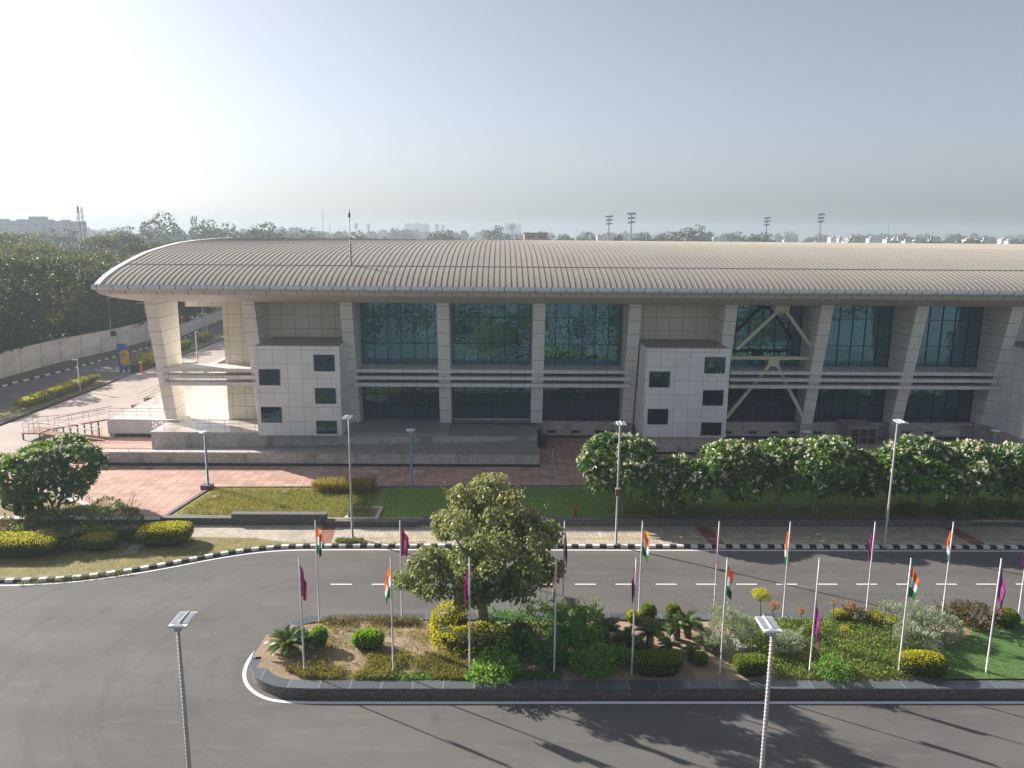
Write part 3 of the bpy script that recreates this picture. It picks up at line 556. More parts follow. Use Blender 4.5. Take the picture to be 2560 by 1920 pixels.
# A-shaped brace in the bay right of the middle stair tower
br=MB()
def bar(b,p,q,w=.27,y0=65.85,y1=66.15,m=0):
    a=Vector((p[0],0,p[1])); c=Vector((q[0],0,q[1])); dd=(c-a).normalized(); s=Vector((-dd.z,0,dd.x))*w/2
    v=[a+s,a-s,c-s,c+s]; b.add([(k.x,y0,k.z) for k in v]+[(k.x,y1,k.z) for k in v],[(0,1,2,3),(7,6,5,4),(0,4,5,1),(1,5,6,2),(2,6,7,3),(3,7,4,0)],m)
br.prism_z([(23.15,65.8),(24.4,65.8),(24.4,66.2),(23.15,66.2)],11.9,12.69)
bar(br,(23.4,11.98),(20.15,8.75)); bar(br,(24.2,11.98),(26.75,8.75)); bar(br,(26.72,8.8),(26.72,7.95),.26,65.84,66.16); bar(br,(19.55,8.02),(26.6,8.02),.27,65.83,66.17)
br.box((22.93,65.8,7.3),(23.85,66.2,7.87)); bar(br,(23.1,7.45),(19.62,2.7),.26); bar(br,(23.7,7.45),(26.4,2.7),.26)
part('brace',br,M['yellowp'],hall)
# mast on the roof
t_=thing('lightning_mast','thin dark lightning mast standing on the curved roof','mast',(-12.5,65.4,15.7)); part('rod',MB().tube([(-12.5,65.4,15.6),(-12.5,65.4,17.4)],.07,8).tube([(-12.5,65.4,17.4),(-12.5,65.4,20.2)],.035,6),M['dark'],t_)
part('finial',MB().lathe([(0,0),(.09,.05),(.09,.3),(0,.5)],(-12.5,65.4,19.5),8),M['dark'],t_); part('guy_bracket',MB().box((-12.75,65.38,16.3),(-12.25,65.42,16.34)).box((-12.52,65.1,16.8),(-12.48,65.7,16.84)),M['railred'],t_)
# planter wall and ramp in front of the plinth
pw=thing('planter_wall','long pebble faced wall with black base in front of the terrace','wall',(-13.6,58.6,.45))
part('masonry',MB().box((-30.4,58.62,.66),(3.0,58.95,1.44)),M['pebble'],pw); part('skirting',MB().box((-30.44,58.57,.45),(3.04,58.96,.66)),M['black'],pw); part('coping',MB().box((-33.5,58.58,1.44),(-17.6,59.2,1.53)).box((-17.6,58.58,1.44),(3.04,59.2,1.5),1),[M['coping'],M['terr']],pw)
rp=thing('ramp','grey access ramp rising between the two pebble walls','ramp',(-13,60.8,.45)); b=MB(); b.prism_x([(58.96,.3),(62.98,.3),(62.98,.46),(58.96,.46)],-30.4,3.0); b.v[0][:,2]+=np.where(b.v[0][:,2]>.4,(b.v[0][:,0]+30.4)/33.4*.95,0); part('slab',b,M['terr'],rp)
def railing(name,pts,label,zbase,h=1.0,step=1.3,rails=3,mat='steel',r=.025,zf=None,group=None):
    zf=zf or (lambda x,y:zbase); o=thing(name,label,'railing',(pts[0][0],pts[0][1],zf(*pts[0])),group)
    for i in range(rails):
        hh=h-i*h/(rails+.3); b=MB(); b.tube([(x,y,zf(x,y)+hh) for x,y in pts],r if i==0 else r*.6,6); part('rail',b,M[mat],o)
    for x,y in resample(pts,step)+[pts[-1]]: part('post',MB().tube([(x,y,zf(x,y)),(x,y,zf(x,y)+h)],r*.75,6),M[mat],o)
    return o
railing('handrail',[(-33.5,58.75),(3.0,58.75)],'single low rail along the top of the pebble planter wall',1.5,.28,2.3,1)
railing('railing',[(-28.9,67.1),(-28.9,63.1),(-19.95,63.1)],'steel railing along the front edge of the polished terrace',2.0,1.0,1.25)
railing('railing',[(-34.5,67.3),(-29.1,67.3)],'steel railing above the white terrace wall',2.0,1.0,1.2)
railing('railing',[(27.7,65.9),(47.5,65.9)],'long steel railing of the ramp behind the right frangipanis',.9,.95,1.4,3,zf=lambda x,y:.55+.02*(x-27.7))
b=MB(); b.prism_x([(64.9,.3),(65.85,.3),(65.85,.5),(64.9,.5)],24,60); b.v[0][:,2]+=np.where(b.v[0][:,2]>.4,np.clip((b.v[0][:,0]-24)/36,0,1)*.5,0); one('ramp',b,M['conc'],'long concrete ramp in front of the right glass bays','ramp')
# stair flight on the terrace's left side
sf=thing('staircase','brown red steps going down from the polished terrace','stairs',(-35.5,84,.45))
for i in range(5): part('step',MB().box((-35.0-.38*i,76,.45),(-34.6-.38*i,91.5,1.75-.28*i)),M['railred'],sf)
railing('handrail',[(-34.8,73.5),(-34.8,84)],'steel handrail with three bars along the top of the brown red steps',1.95,1.0,1.5,3)
railing('handrail',[(-36.4,78.5),(-34.9,78.5)],'short sloping handrail across the brown red steps',1,.9,.8,2,zf=lambda x,y:.5+(x+36.4)*.9)
one('brick_box',MB().box((-37.0,79.4,.45),(-35.9,80.2,1.25)).box((-37.05,79.35,1.25),(-35.85,80.25,1.32),1),[M['railred'],M['deck']],'brown red box beside the foot of the steps','box')
one('brick_box',MB().box((-36.9,76.4,.45),(-35.9,77.1,1.15)).box((-36.95,76.35,1.15),(-35.85,77.15,1.22),1),[M['railred'],M['deck']],'smaller brown red box in front of the handrail of the steps','box')
one('bench',MB().box((-31.75,58.2,.45),(-30.5,58.9,1.2)).box((-31.8,58.15,1.2),(-30.46,58.95,1.28),1),[M['railred'],M['deck']],'brown red box bench at the left end of the pebble wall','bench')
one('planter',MB().box((-41.6,101,.45),(-40.2,102.2,1.3)).box((-41.7,100.9,1.3),(-40.1,102.3,1.42),1),[M['railred'],M['concw']],'brick planter block with pale cap seen through the portico','planter')
one('brick_wall',MB().box((-35.4,92,.45),(-35,112,2.3)).box((-35.5,91.9,2.3),(-34.9,112.1,2.42),1),[M['railred'],M['concw']],'low brick wall with pale cap seen through the portico','wall')
# folded steel access ramp
ar=thing('access_ramp','folded steel access ramp with brown red frame and pale handrails','ramp',(-38,67,.45)); b=MB()
def slab(b,p,q,w,t=.07,m=0):   # inclined deck, width towards +Y
    (x0,y0,z0),(x1,y1,z1)=p,q; b.add([(x0,y0,z0-t),(x1,y1,z1-t),(x1,y1+w,z1-t),(x0,y0+w,z0-t),(x0,y0,z0),(x1,y1,z1),(x1,y1+w,z1),(x0,y0+w,z0)],[(3,2,1,0),(4,5,6,7),(0,1,5,4),(1,2,6,5),(2,3,7,6),(3,0,4,7)],m)
part('lower_deck',(lambda b:(slab(b,(-34.4,65.75,.5),(-39.9,65.9,1.05),1.05),b)[1])(MB()),M['deck'],ar)
part('landing',MB().box((-41.4,65.85,1.0),(-39.92,68.2,1.08)),M['deck'],ar)
part('upper_deck',(lambda b:(slab(b,(-39.9,67.15,1.08),(-34.65,67.3,2.0),1.0),b)[1])(MB()),M['deck'],ar)
part('edge_beam',(lambda b:(b.tube([(-34.4,65.72,.48),(-39.9,65.87,1.02),(-41.42,65.85,1.02),(-41.42,68.2,1.02)],.05,5),b.tube([(-39.9,67.12,1.03),(-34.65,67.27,1.95)],.05,5),b)[2])(MB()),M['railred'],ar)
for x,y,z in [(-41.35,65.9,1.0),(-39.95,65.95,1.0),(-41.35,68.1,1.0),(-39.95,68.1,1.0)]+[(-39.2+i*.62,67.2,1.12+i*.108) for i in range(7)]: part('leg',MB().box((x-.05,y-.05,.45),(x+.05,y+.05,z)),M['railred'],ar)
for pts in ([(-34.9,65.8,1.35),(-39.9,65.95,1.95),(-41.3,65.95,1.98),(-41.3,68.1,1.98),(-38.6,68.2,2.2),(-34.7,68.25,2.95)],[(-39.3,67.2,2.1),(-34.8,67.3,2.9)],[(-35.0,66.75,1.4),(-39.3,66.85,1.9)]):
    b=MB(); b.tube(pts,.035,6); part('rail',b,M['coping'],ar)
    b=MB(); b.tube([(x,y,z-.4) for x,y,z in pts],.02,5); part('rail',b,M['coping'],ar)
    for a,c in zip(pts[:-1],pts[1:]):
        for f in (0,.34,.67): q=Vector(a).lerp(Vector(c),f); part('post',MB().tube([(q.x,q.y,q.z-.9),(q.x,q.y,q.z)],.018,5),M['steel'],ar)
# service cabin by the ramp
cb=thing('service_cabin','grey service cabin with grille doors beside the right fins','cabin',(31.4,66.6,.45))
part('shell',MB().box((30.2,65.3,.45),(32.7,68.2,2.08)),M['conc'],cb); part('roof_sheet',MB().box((30.15,65.22,2.08),(32.75,68.25,2.14)),M['conc'],cb)
for i in range(3):
    x=30.35+i*.76; d_=part('door',MB().box((x,65.26,.55),(x+.72,65.295,1.95)),M['dark'],cb); b=MB(); b.box((x,65.2,.55),(x+.04,65.258,1.95)).box((x+.68,65.2,.55),(x+.72,65.258,1.95)).box((x,65.2,1.91),(x+.72,65.258,1.95)).box((x,65.2,1.2),(x+.72,65.258,1.24)); part('grille',b,M['steel'],d_)
# ================================================================= trees
def rosettes(mb,P,D,L,k,mats,asp=.3):
    n=len(P); ang=rng.random((n,k))*.5+np.arange(k)[None]*2*np.pi/k*2.4; el=np.radians(rng.uniform(-12,58,(n,k)))
    ax=unit(D+np.array([0,0,.9])); u=unit(np.cross(ax,rdir(n))); v=np.cross(ax,u)
    A=(u[:,None]*np.cos(ang)[...,None]+v[:,None]*np.sin(ang)[...,None])*np.cos(el)[...,None]+ax[:,None]*np.sin(el)[...,None]
    A=A.reshape(-1,3); C=np.repeat(P,k,0)+A*L*.5; up=np.repeat(ax,k,0)
    q=np.cross(A,up); mi=np.repeat(mats,k); s=(L*(.75+.5*rng.random(len(C))))[:,None]; B=unit(q); Dn=np.cross(B,unit(A)); A=unit(A)
    V=np.stack([C-A*s*.5,C+A*s*.1+B*s*asp*.5+Dn*s*.05,C+A*s*.5-Dn*s*.06,C+A*s*.1-B*s*asp*.5+Dn*s*.05],1); mb.quads(V,mi)
def frangipani(label,loc,rx,ry,z0,z1,nb=12,n=300,group='frangipani trees',trunks=2,fl=.3):
    o=thing('frangipani_tree',label,'tree',loc,group); x,y,z=loc
    bl=crown_blobs(nb,rx,ry,z0,z1,min(rx,ry)*.4,.8); bl=[(a+x,b_+y,c+z,d,e,f) for a,b_,c,d,e,f in bl]+[(x,y,z+(z0+z1)/2+.1,rx*.7,ry*.7,(z1-z0)*.42)]
    n=int(n*1.75); P,D,i=blobs_pts(n*3,bl,.82,.84,-.55); P,D,i=P[:n],D[:n],i[:n]
    b=MB(); rosettes(b,P,D,.5,10,rand_mat(len(P),(.55,.45)),.34); part('crown',b,[M['l_fr'],M['l_fr2']],o)
    f=rng.random(len(P))<fl; Q=P[f]+unit(D[f]+np.array([0,0,.8]))*.27; k=4; C=np.repeat(Q,k,0)+rng.normal(size=(len(Q)*k,3))*.07
    b=MB()
    for c in range(2): leaves(b,C+rng.normal(size=C.shape)*.02,rdir(len(C)),.19,.9,0,.18)
    part('blossoms',b,M['blossom'],o)
    b=MB()
    for t in range(trunks):
        a=t*2*math.pi/trunks+random.random(); limbs(b,(x+.12*math.cos(a),y+.1*math.sin(a),z-.05),(x+rx*.35*math.cos(a),y+ry*.3*math.sin(a),z+z1*.85),rx*.5,4,.085,6,2,0,.4)
    part('trunk',b,M['barkg'],o); return o
FR=[('frangipani tree at the left end of the right hand row, behind the street lamp',8.1,48.6,2.9,2.6,1.5,5.25),('low wide frangipani tree second from the left end of the row',11.3,48.0,2.35,2.2,1.0,3.7),('round frangipani tree with a forked trunk, third from the left of the row',15.2,48.3,2.55,2.4,1.4,4.85),
 ('frangipani tree fourth from the left, touching the tallest crown of the row',18.4,48.8,2.3,2.2,1.2,5.0),('tallest frangipani tree of the row, fifth from the left',20.6,48.5,2.5,2.4,1.2,5.25),('dark frangipani crown sixth from the left, left of the right street lamp',23.2,48.9,1.7,1.8,1.3,3.95),
 ('frangipani tree directly behind the right street lamp',25.3,48.3,2.1,2.1,1.5,4.45),('frangipani tree with twin upright trunks just right of the right street lamp',27.5,48.5,2.5,2.4,1.5,5.1),('frangipani tree with a spreading low fork, second from the right end of the row',30.4,48.5,2.7,2.4,1.5,4.9),('frangipani tree at the right end of the row',33.6,48.6,2.7,2.4,1.4,4.6)]
for lab,x,y,rx,ry,z0,z1 in FR: frangipani(lab,(x,y,.46),rx*1.07,ry*1.08,z0*.72,z1,15,int(44*rx*ry),trunks=2 if 'fork' not in lab else 1)
frangipani('large lone frangipani tree on the left lawn',(-28.95,48.6,.46),3.3,2.9,1.0,4.6,17,430,'left lawn frangipani',1,.34)
# the fig tree of the island
o=thing('fig_tree','big olive green fig tree standing in the planted island','tree',(-.8,32.9,.45)); x,y,z=-.8,32.9,.45
bl=[]
for i in range(56):
    a=random.random()*2*math.pi; h=random.random(); rr=3.45*math.sqrt(max(.05,1-((h-.4)/.74)**2))*random.uniform(.5,.95)
    s=random.uniform(.45,.85); bl.append((x+.05+rr*math.cos(a),y+rr*math.sin(a)*.9,z+2.6+h*4.3,s,s,s*.8))
bl+=[(x-3.2,y-.6,3.35,.9,.7,.5),(x-2.2,y-1.2,3.2,.9,.8,.5),(x+2.6,y-1,3.9,.9,.8,.7),(x+1.5,y-1.6,3.3,.9,.8,.5),(x+2.9,y+.2,5.2,.8,.8,.6),(x,y,z+4,1.3,1.2,1.2),(x+.3,y,z+7.0,.8,.8,.6),(x-.2,y-1.6,3.2,.9,.8,.6)]
P,D,i=blobs_pts(21000,bl,.3,.5); b=MB(); hang=rdir(len(P))+np.array([0,0,-.9])+D*.5
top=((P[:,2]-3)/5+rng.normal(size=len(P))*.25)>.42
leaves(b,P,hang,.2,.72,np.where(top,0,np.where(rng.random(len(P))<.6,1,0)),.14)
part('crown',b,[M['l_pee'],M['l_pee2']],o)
for c in ((x-1.4,y,6.9),(x+.35,y,7.4),(x+1.4,y,6.8),(x+2.4,y,5.9)):
    b=MB(); C=[];A=[]
    for _ in range(16):
        d=Vector((random.uniform(-.7,.7),random.uniform(-.5,.5),random.uniform(.3,1))); p0=Vector(c); p1=p0+d*.8; b.tube([p0,p0.lerp(p1,.5)+Vector((.04,0,.03)),p1],[.014,.01,.005],4)
        for f in (.5,.8,1): C.append(p0.lerp(p1,f)); A.append(rdir(1)[0])
    leaves(b,np.array([tuple(q) for q in C]),np.array(A),.09,.6,1,.1); part('twig_cluster',b,[M['barkg'],M['l_dryf']],o)
b=MB(); b.tube([(x,y,.3),(x+.04,y,.9),(x-.03,y,1.7),(x+.05,y,2.7)],[.36,.3,.26,.22],10)
for a,l_,h in ((0,2.5,2.6),(1.1,2,3.6),(2.2,2.2,3),(3.2,2.7,2.4),(4.1,2.0,3.4),(5.2,2.2,2.7)):
    p0=Vector((x,y,1.9+random.random()*.8)); p1=p0+Vector((l_*.5*math.cos(a),l_*.5*math.sin(a),h*.6)); p2=p0+Vector((l_*math.cos(a),l_*math.sin(a),h)); b.tube([p0,p1,p2],[.15,.09,.03],6)
    for _ in range(3): q=p1.lerp(p2,random.random()); b.tube([q,q+Vector((random.uniform(-.8,.8),random.uniform(-.8,.8),random.uniform(.3,1)))],[.04,.015],4)
part('trunk',b,M['barkg'],o); part('hollow',MB().ball((x-.06,y-.31,.72),(.1,.06,.16)),M['dark'],o)
# big trees of the left and the far trees
def bigtree(label,loc,r,h,n=3200,ls=.62,nb=16,cat='tree',group=None,mix_=(.5,.35,.15),low=.28,name='broadleaf_tree',mats=('l_big','l_big2','l_big3')):
    o=thing(name,label,cat,loc,group); x,y,z=loc; bl=crown_blobs(nb,r,r,h*low,h,r*.42,.8)
    bl=[(a+x,b_+y,c+z,d,e,f) for a,b_,c,d,e,f in bl]+[(x,y,z+h*.6,r*.6,r*.6,h*.26)]
    P,D,i=blobs_pts(n,bl,.6,.72); b=MB(); clump=mats_by(i,(0,1,2),np.array(mix_)/sum(mix_)); mm=np.where(rng.random(len(P))<.75,clump,rand_mat(len(P),mix_))
    leaves(b,P,rdir(len(P))+np.array([0,0,-.35]),ls,.7,mm,.15); part('crown',b,[M[k] for k in mats],o)
    b=MB(); limbs(b,(x,y,z-.1),(x,y,z+h*.75),r*.5,5,.035*h*.75,7,2,0,.42); part('trunk',b,M['bark'],o); return o
T=[bigtree('dense tall tree leaning over the middle of the boundary wall',(-67,112,.1),7.8,15.5,13000,.62,26,mix_=(.4,.5,.1),low=.14),
   bigtree('yellow green crowned tree behind the roof tip',(-78,150,.1),8,15.5,11000,.64,24,mix_=(.35,.2,.45),low=.16),
   bigtree('dark tree with branches hanging over the wall at the left edge',(-66,93,.1),7.4,13.4,13000,.6,24,mix_=(.35,.6,.05),low=.1)]
for i,(k,x,y,s,lab) in enumerate([(0,-73,100,.95,'broad olive tree in the second row at the left edge'),(2,-64.5,127,.98,'dark tree behind the wall, right of the tall slim lamps'),(0,-62.5,143,.98,'dark tree whose low branches hang beside the portico fin'),(2,-63.5,158,1.0,'dark tree seen through the upper left of the portico opening'),(0,-66,176,1.05,'dark tree at the end of the wall in the portico opening'),
   (1,-85,128,1.02,'bright green crown above the dark wall trees, left of the lattice masts'),(0,-90,118,1.0,'blue green tree at the far left edge'),(1,-72,168,.98,'light green crown just above the roof tip'),(1,-96,160,1.06,'round green crown in front of the lattice masts'),(0,-84,190,1.05,'dark crown behind the roof tip, left one'),(2,-108,172,1.2,'hazy crown beside the foot of the lattice masts'),
   (2,-98,132,1.12,'dark blue tree at the left edge above the wall trees'),(2,-57,188,.9,'dark tree closing the end of the side road'),(1,-50,196,.85,'dark tree right of the side road end, in the portico opening'),(0,-76,138,.95,'mid green crown directly left of the roof tip'),(1,-125,205,1.2,'broad hazy crown left of the lattice masts'),(0,-105,215,1.15,'hazy crown right of the lattice masts'),(2,-88,215,1.1,'hazy dark crown low above the curved roof end'),(2,-44,205,.9,'dark tree at the right side of the portico opening')]):
    dup(T[k],(x,y,.1),i*1.3,s,lab)
rngP=[]
for yy in np.arange(76,205,1.5): rngP.append((-65.2-1.6*random.random()+max(0,(yy-118)*.05),yy,random.uniform(2.2,5.2),2.0,1.8,random.uniform(1.8,2.8)))
P,D,i=blobs_pts(17000,[b_ for b_ in rngP],.7,.7); b=MB(); leaves(b,P,rdir(len(P)),.5,.7,rand_mat(len(P),(.35,.65)),.15); struct('undergrowth',b,[M['l_big'],M['l_big2']],'dark undergrowth behind the boundary wall','stuff')
for i,(k,x,y,s_,lab) in enumerate([(2,-66,84,.9,'dark tree just outside the left picture edge'),(2,-67,102,.95,'dark tree behind the middle of the boundary wall, left one'),(2,-66,120,.98,'dark tree behind the tallest slim lamp'),(0,-64,135,.9,'dark tree above the blue sign'),(2,-62,150,.9,'dark tree between the portico fin and the sign')]): dup(T[k],(x,y,.1),2+i*1.7,s_,lab)
U=[bigtree('tall hazy tree with a feathery top on the left skyline',(-140,330,0),9,26,1500,1.1,16,low=.35,mats=('l_far','l_far','l_far')),bigtree('rounded hazy tree on the left skyline',(-118,335,0),9.5,22.5,1500,1.15,14,low=.3,mats=('l_far','l_far','l_far'))]
sk=[(1,-160,340,.92,'hazy tree left of the feathery skyline tree'),(0,-126,342,.9,'hazy tree right of the feathery skyline tree'),(1,-104,352,.98,'hazy rounded tree left of the telecom mast'),(0,-98,330,.86,'hazy tree below the telecom mast'),(1,-84,345,.88,'hazy tree right of the telecom mast'),(1,-186,330,.86,'hazy tree in front of the long grey building'),(0,-205,320,.8,'hazy tree at the left end of the grey building'),
    (1,-175,270,.78,'hazy crown below the grey building, left one'),(0,-150,275,.72,'hazy crown below the grey building, right one'),(1,-125,270,.75,'hazy crown between the lattice masts and the roof'),(0,-100,275,.72,'hazy crown right behind the curved roof end')]
for k,x,y,s,lab in sk: dup(U[k],(x,y,0),x*.7,s,lab)
# distinct trees above the roof line
for k,px,Y,top,s,lab in [(1,1720,420,562,1.0,'dark forked tree standing clear above the roof at the right'),(0,1742,425,558,.95,'second dark crown of the forked tree pair above the roof'),(1,1112,380,568,.8,'dark bushy tree above the middle of the roof'),(0,1240,430,560,.85,'dark rounded tree near the pink building'),(1,690,300,575,.72,'dark rounded trees above the roof left of the mast, first crown'),(1,655,300,576,.72,'dark rounded trees above the roof left of the mast, second crown'),
    (0,745,330,580,.7,'greyish tree just left of the roof mast'),(1,1390,380,583,.6,'small dark tree right of the pink building'),(0,1610,360,577,.65,'olive tree between the floodlight masts and the forked tree, left one'),(1,1680,400,573,.75,'olive tree beside the forked tree'),(1,1845,520,574,.9,'hazy rounded tree between the forked tree and the right floodlights'),(0,1905,380,577,.7,'green tree left of the right floodlight mast'),(1,560,290,572,.7,'hazy crown above the left part of the roof'),(1,910,250,584,.55,'dark bush showing over the ridge right of the roof mast'),(0,2340,350,588,.6,'green bushes over the ridge near the right end')]:
    x,yy,z=AT(px,top,Y); hh=(26,22.5)[k]; dup(U[k],(x,Y,0),px*.3,z/hh if z>3 else .5,lab)
def farwood(name,label,rows,n,ls,zlo,zhi,seed):
    b=MB(); rs=random.Random(seed); allP=[];allM=[]
    for _ in range(n):
        Y=rs.uniform(*rows); x=Y*rs.uniform(-.72,.74); h=rs.uniform(zlo,zhi)*(1+.25*rs.random()**4); r=h*rs.uniform(.35,.55)
        bl=[(x+rs.uniform(-.6,.6)*r,Y+rs.uniform(-.5,.5)*r,h*rs.uniform(.4,.85),r*rs.uniform(.35,.6),r*.5,h*rs.uniform(.14,.22)) for _ in range(7)]+[(x,Y,h*.4,r*.8,r*.7,h*.36)]
        P,D,i=blobs_pts(130,bl,.75,.7); allP.append(P)
    P=np.concatenate(allP); leaves(b,P,rdir(len(P)),ls,.8,rand_mat(len(P),(.7,.3)),.12); struct(name,b,[M['l_far'],M['l_big2']],label,'stuff')
farwood('far_wood','hazy belt of trees behind the hall',(250,420),120,2.0,9,15,3)
farwood('far_wood','paler belt of trees farther off',(430,760),230,3.0,10,16,4)
farwood('far_wood','faintest belt of trees on the horizon',(800,1500),260,5.2,12,20,5)
# ================================================================= shrubs and beds
def shrub(label,loc,r,h,n,ls,mats,wts,name='shrub',cat='shrub',group='shrubs of the planted island',asp=.38,nb=9,spiky=False,tips=None):
    o=thing(name,label,cat,loc,group); x,y,z=loc; rx,ry=r if hasattr(r,'__len__') else (r,r); rx*=1.1; ry*=1.1; h*=1.08; n=int(n*1.9); ls*=1.12
    bl=[(x+random.uniform(-.5,.5)*rx,y+random.uniform(-.5,.5)*ry,z+h*random.uniform(.3,.72),rx*random.uniform(.4,.6),ry*random.uniform(.4,.6),h*random.uniform(.25,.36)) for _ in range(nb)]+[(x,y,z+h*.42,rx*.75,ry*.75,h*.45)]
    P,D,i=blobs_pts(n,bl,.6,.7); P[:,2]=np.maximum(P[:,2],z+.03); b=MB(); mm=rand_mat(len(P),wts)
    A=(D*1.2+np.array([0,0,.5])+rdir(len(P))*.5) if spiky else (D*.8+rdir(len(P)))
    leaves(b,P,A,ls,asp,mm,.1)
    for _ in range(14):   # stray shoots that break the outline
        a=random.random()*6.3; q0=Vector((x+rx*.45*math.cos(a),y+ry*.45*math.sin(a),z+h*.6)); q1=q0+Vector((rx*.55*math.cos(a)*random.uniform(.3,1.1),ry*.55*math.sin(a)*random.uniform(.3,1.1),h*random.uniform(.15,.6))); C=np.array([tuple(q0.lerp(q1,f)) for f in np.linspace(.2,1,11)]); leaves(b,C+rng.normal(size=C.shape)*.03,np.array([tuple(q1-q0)]*11)*2+rdir(11)*.6,ls,asp,rand_mat(11,wts),.1)
    if tips:
        q=rng.random(len(P))<.03; q&=P[:,2]>z+h*.6; C=np.repeat(P[q],5,0)+rng.normal(size=(q.sum()*5,3))*.05+np.array([0,0,.06]); leaves(b,C,rdir(len(C)),.11,.6,len(mats),.1); mats=list(mats)+[tips]
    part('foliage',b,[M[k] for k in mats],o); b=MB()
    for _ in range(7): a=random.random()*6.3; b.tube([(x+.05*math.cos(a),y+.05*math.sin(a),z-.05),(x+rx*.5*math.cos(a),y+ry*.5*math.sin(a),z+h*.6)],[.025,.008],4)
    part('stems',b,M['bark'],o); return o
def hedge(label,loc,sx,sy,h,top,side,n,ls=.085,p=4,rz=0,group='clipped hedges of the planted island',name='clipped_hedge',core=True):
    o=thing(name,label,'hedge',loc,group); x,y,z=loc; d=rdir(n); d[:,2]=np.where(d[:,2]<-.2,-d[:,2],d[:,2]); q=np.abs(d); s=(q**p).sum(1)**(-1/p); U=d*s[:,None]
    U=U+rng.normal(size=U.shape)*.025; c,sn=math.cos(rz),math.sin(rz); lx,ly=U[:,0]*sx/2,U[:,1]*sy/2
    P=np.stack([x+lx*c-ly*sn,y+lx*sn+ly*c,z+h*.5+U[:,2]*h*.5],1)*1.; P+=rng.normal(size=P.shape)*ls*.2
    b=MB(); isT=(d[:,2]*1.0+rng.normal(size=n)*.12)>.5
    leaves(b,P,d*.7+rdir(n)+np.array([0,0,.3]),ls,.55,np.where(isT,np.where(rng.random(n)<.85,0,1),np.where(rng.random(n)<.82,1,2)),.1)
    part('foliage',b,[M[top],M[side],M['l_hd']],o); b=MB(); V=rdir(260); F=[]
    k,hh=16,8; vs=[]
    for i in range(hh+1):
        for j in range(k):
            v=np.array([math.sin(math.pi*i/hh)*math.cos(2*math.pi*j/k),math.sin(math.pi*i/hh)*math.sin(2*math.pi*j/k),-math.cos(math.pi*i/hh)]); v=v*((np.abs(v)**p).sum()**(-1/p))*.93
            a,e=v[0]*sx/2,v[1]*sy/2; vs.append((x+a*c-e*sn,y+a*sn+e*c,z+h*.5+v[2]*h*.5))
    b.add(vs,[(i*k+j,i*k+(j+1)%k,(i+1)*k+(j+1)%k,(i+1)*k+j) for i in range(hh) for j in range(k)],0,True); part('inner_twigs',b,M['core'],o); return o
def cycad(label,loc,r,th,nf=26,group='cycads of the planted island'):
    o=thing('cycad',label,'cycad',loc,group); x,y,z=loc; V=[]
    for i in range(nf):
        a=2*math.pi*i/nf*2.4+random.uniform(-.2,.2); e0=R(random.uniform(18,80)); L=r*random.uniform(.85,1.12); pts=[]; p=Vector((x,y,z+th)); e=e0
        for s in range(13): pts.append(p.copy()); p=p+Vector((math.cos(a)*math.cos(e),math.sin(a)*math.cos(e),math.sin(e)))*L/12; e-=R(6.2)
        for s in range(1,12):
            for t in (.0,.5):
                q=pts[s].lerp(pts[s+1],t); tdir=(pts[s+1]-pts[s]).normalized(); side=tdir.cross(Vector((0,0,1))).normalized(); upv=side.cross(tdir); ll=.2*r*math.sin(math.pi*min(1,(s+.8)/12.5))**.6+.02
                for sg in (-1,1):
                    dv=(side*sg+tdir*.55+upv*.35).normalized()*ll; wv=tdir*.016*r+tdir*.01
                    V.append([tuple(q-wv),tuple(q+wv),tuple(q+dv+wv*.3),tuple(q+dv-wv*.3)])
    b=MB(); b.quads(np.array(V),0); part('fronds',b,M['l_cy'],o); part('trunk',MB().lathe([(.16,-.06),(.17,th*.5),(.15,th+.02),(.05,th+.14),(0,th+.16)],(x,y,z),10),M['bark'],o); return o
def gz(px,py):
    x,y,_=G(px,py,.45); return (x,y,mound(x,y)-.01)
cycad('wide cycad at the rounded left tip of the island',gz(721,1636),1.0,.32,34); cycad('blue green cycad right behind the leftmost flagpole',gz(764,1626),.85,.3,28)
for lab,px,py,r,th,nf in [('cycad beside the dark shrubs, with a pale trunk top',1513,1612,.88,.62,28),('low wide cycad left of the purple flag pole in the middle',1568,1625,.85,.25,28),('tallest cycad standing behind the rectangular green hedge',1623,1630,.9,.78,28),('cycad in the middle of the group, left of its twin',1691,1600,.75,.55,26),('cycad left of the large silver bush',1718,1594,.85,.6,28),('small cycad behind the right end of the rectangular green hedge',1672,1634,.6,.25,20),('smallest cycad, alone on the bare soil',1727,1654,.5,.28,18),('drooping cycad against the small silver bush',1765,1628,.62,.3,18)]: cycad(lab,gz(px,py),r,th,nf)
hedge('bright green ball hedge beside the left cycads',gz(799,1622),.72,.72,.95,'l_lime','l_lime',1100,.1,2.4)
hedge('bright green rounded box hedge between the first two near flagpoles',gz(921,1622),1.3,.85,.75,'l_lime','l_lime',1700,.1,3.5)
hedge('rectangular green hedge right of the middle purple flag',gz(1643,1682),1.95,.9,.85,'l_hg','l_hg',3000,.09,6)
hedge('green box hedge in front of the white framed pit',gz(1876,1682),1.35,.8,.72,'l_hg','l_hg',1900,.09,5)
hedge('tiny round hedge on bare soil right of the rectangular hedge',gz(1751,1664),.6,.6,.55,'l_hg','l_hg',700,.085,2.4)
hedge('yellow green ball hedge at the back edge left of the two taller balls',gz(1583,1552),.7,.65,.55,'l_hy','l_hg',700,.085,2.5)
hedge('yellow green ball hedge at the back edge, the middle one',gz(1620,1548),.72,.7,.85,'l_hg','l_hg',800,.085,2.5)
hedge('upright yellow green hedge at the back edge, right of the cycads',gz(1682,1555),.66,.6,.9,'l_hg','l_hg',800,.085,3)
hedge('long yellow lens shaped hedge at the edge of the bright lawn',gz(2300,1680),2.05,1.1,.85,'l_hy','l_hg',2600,.09,2.6)
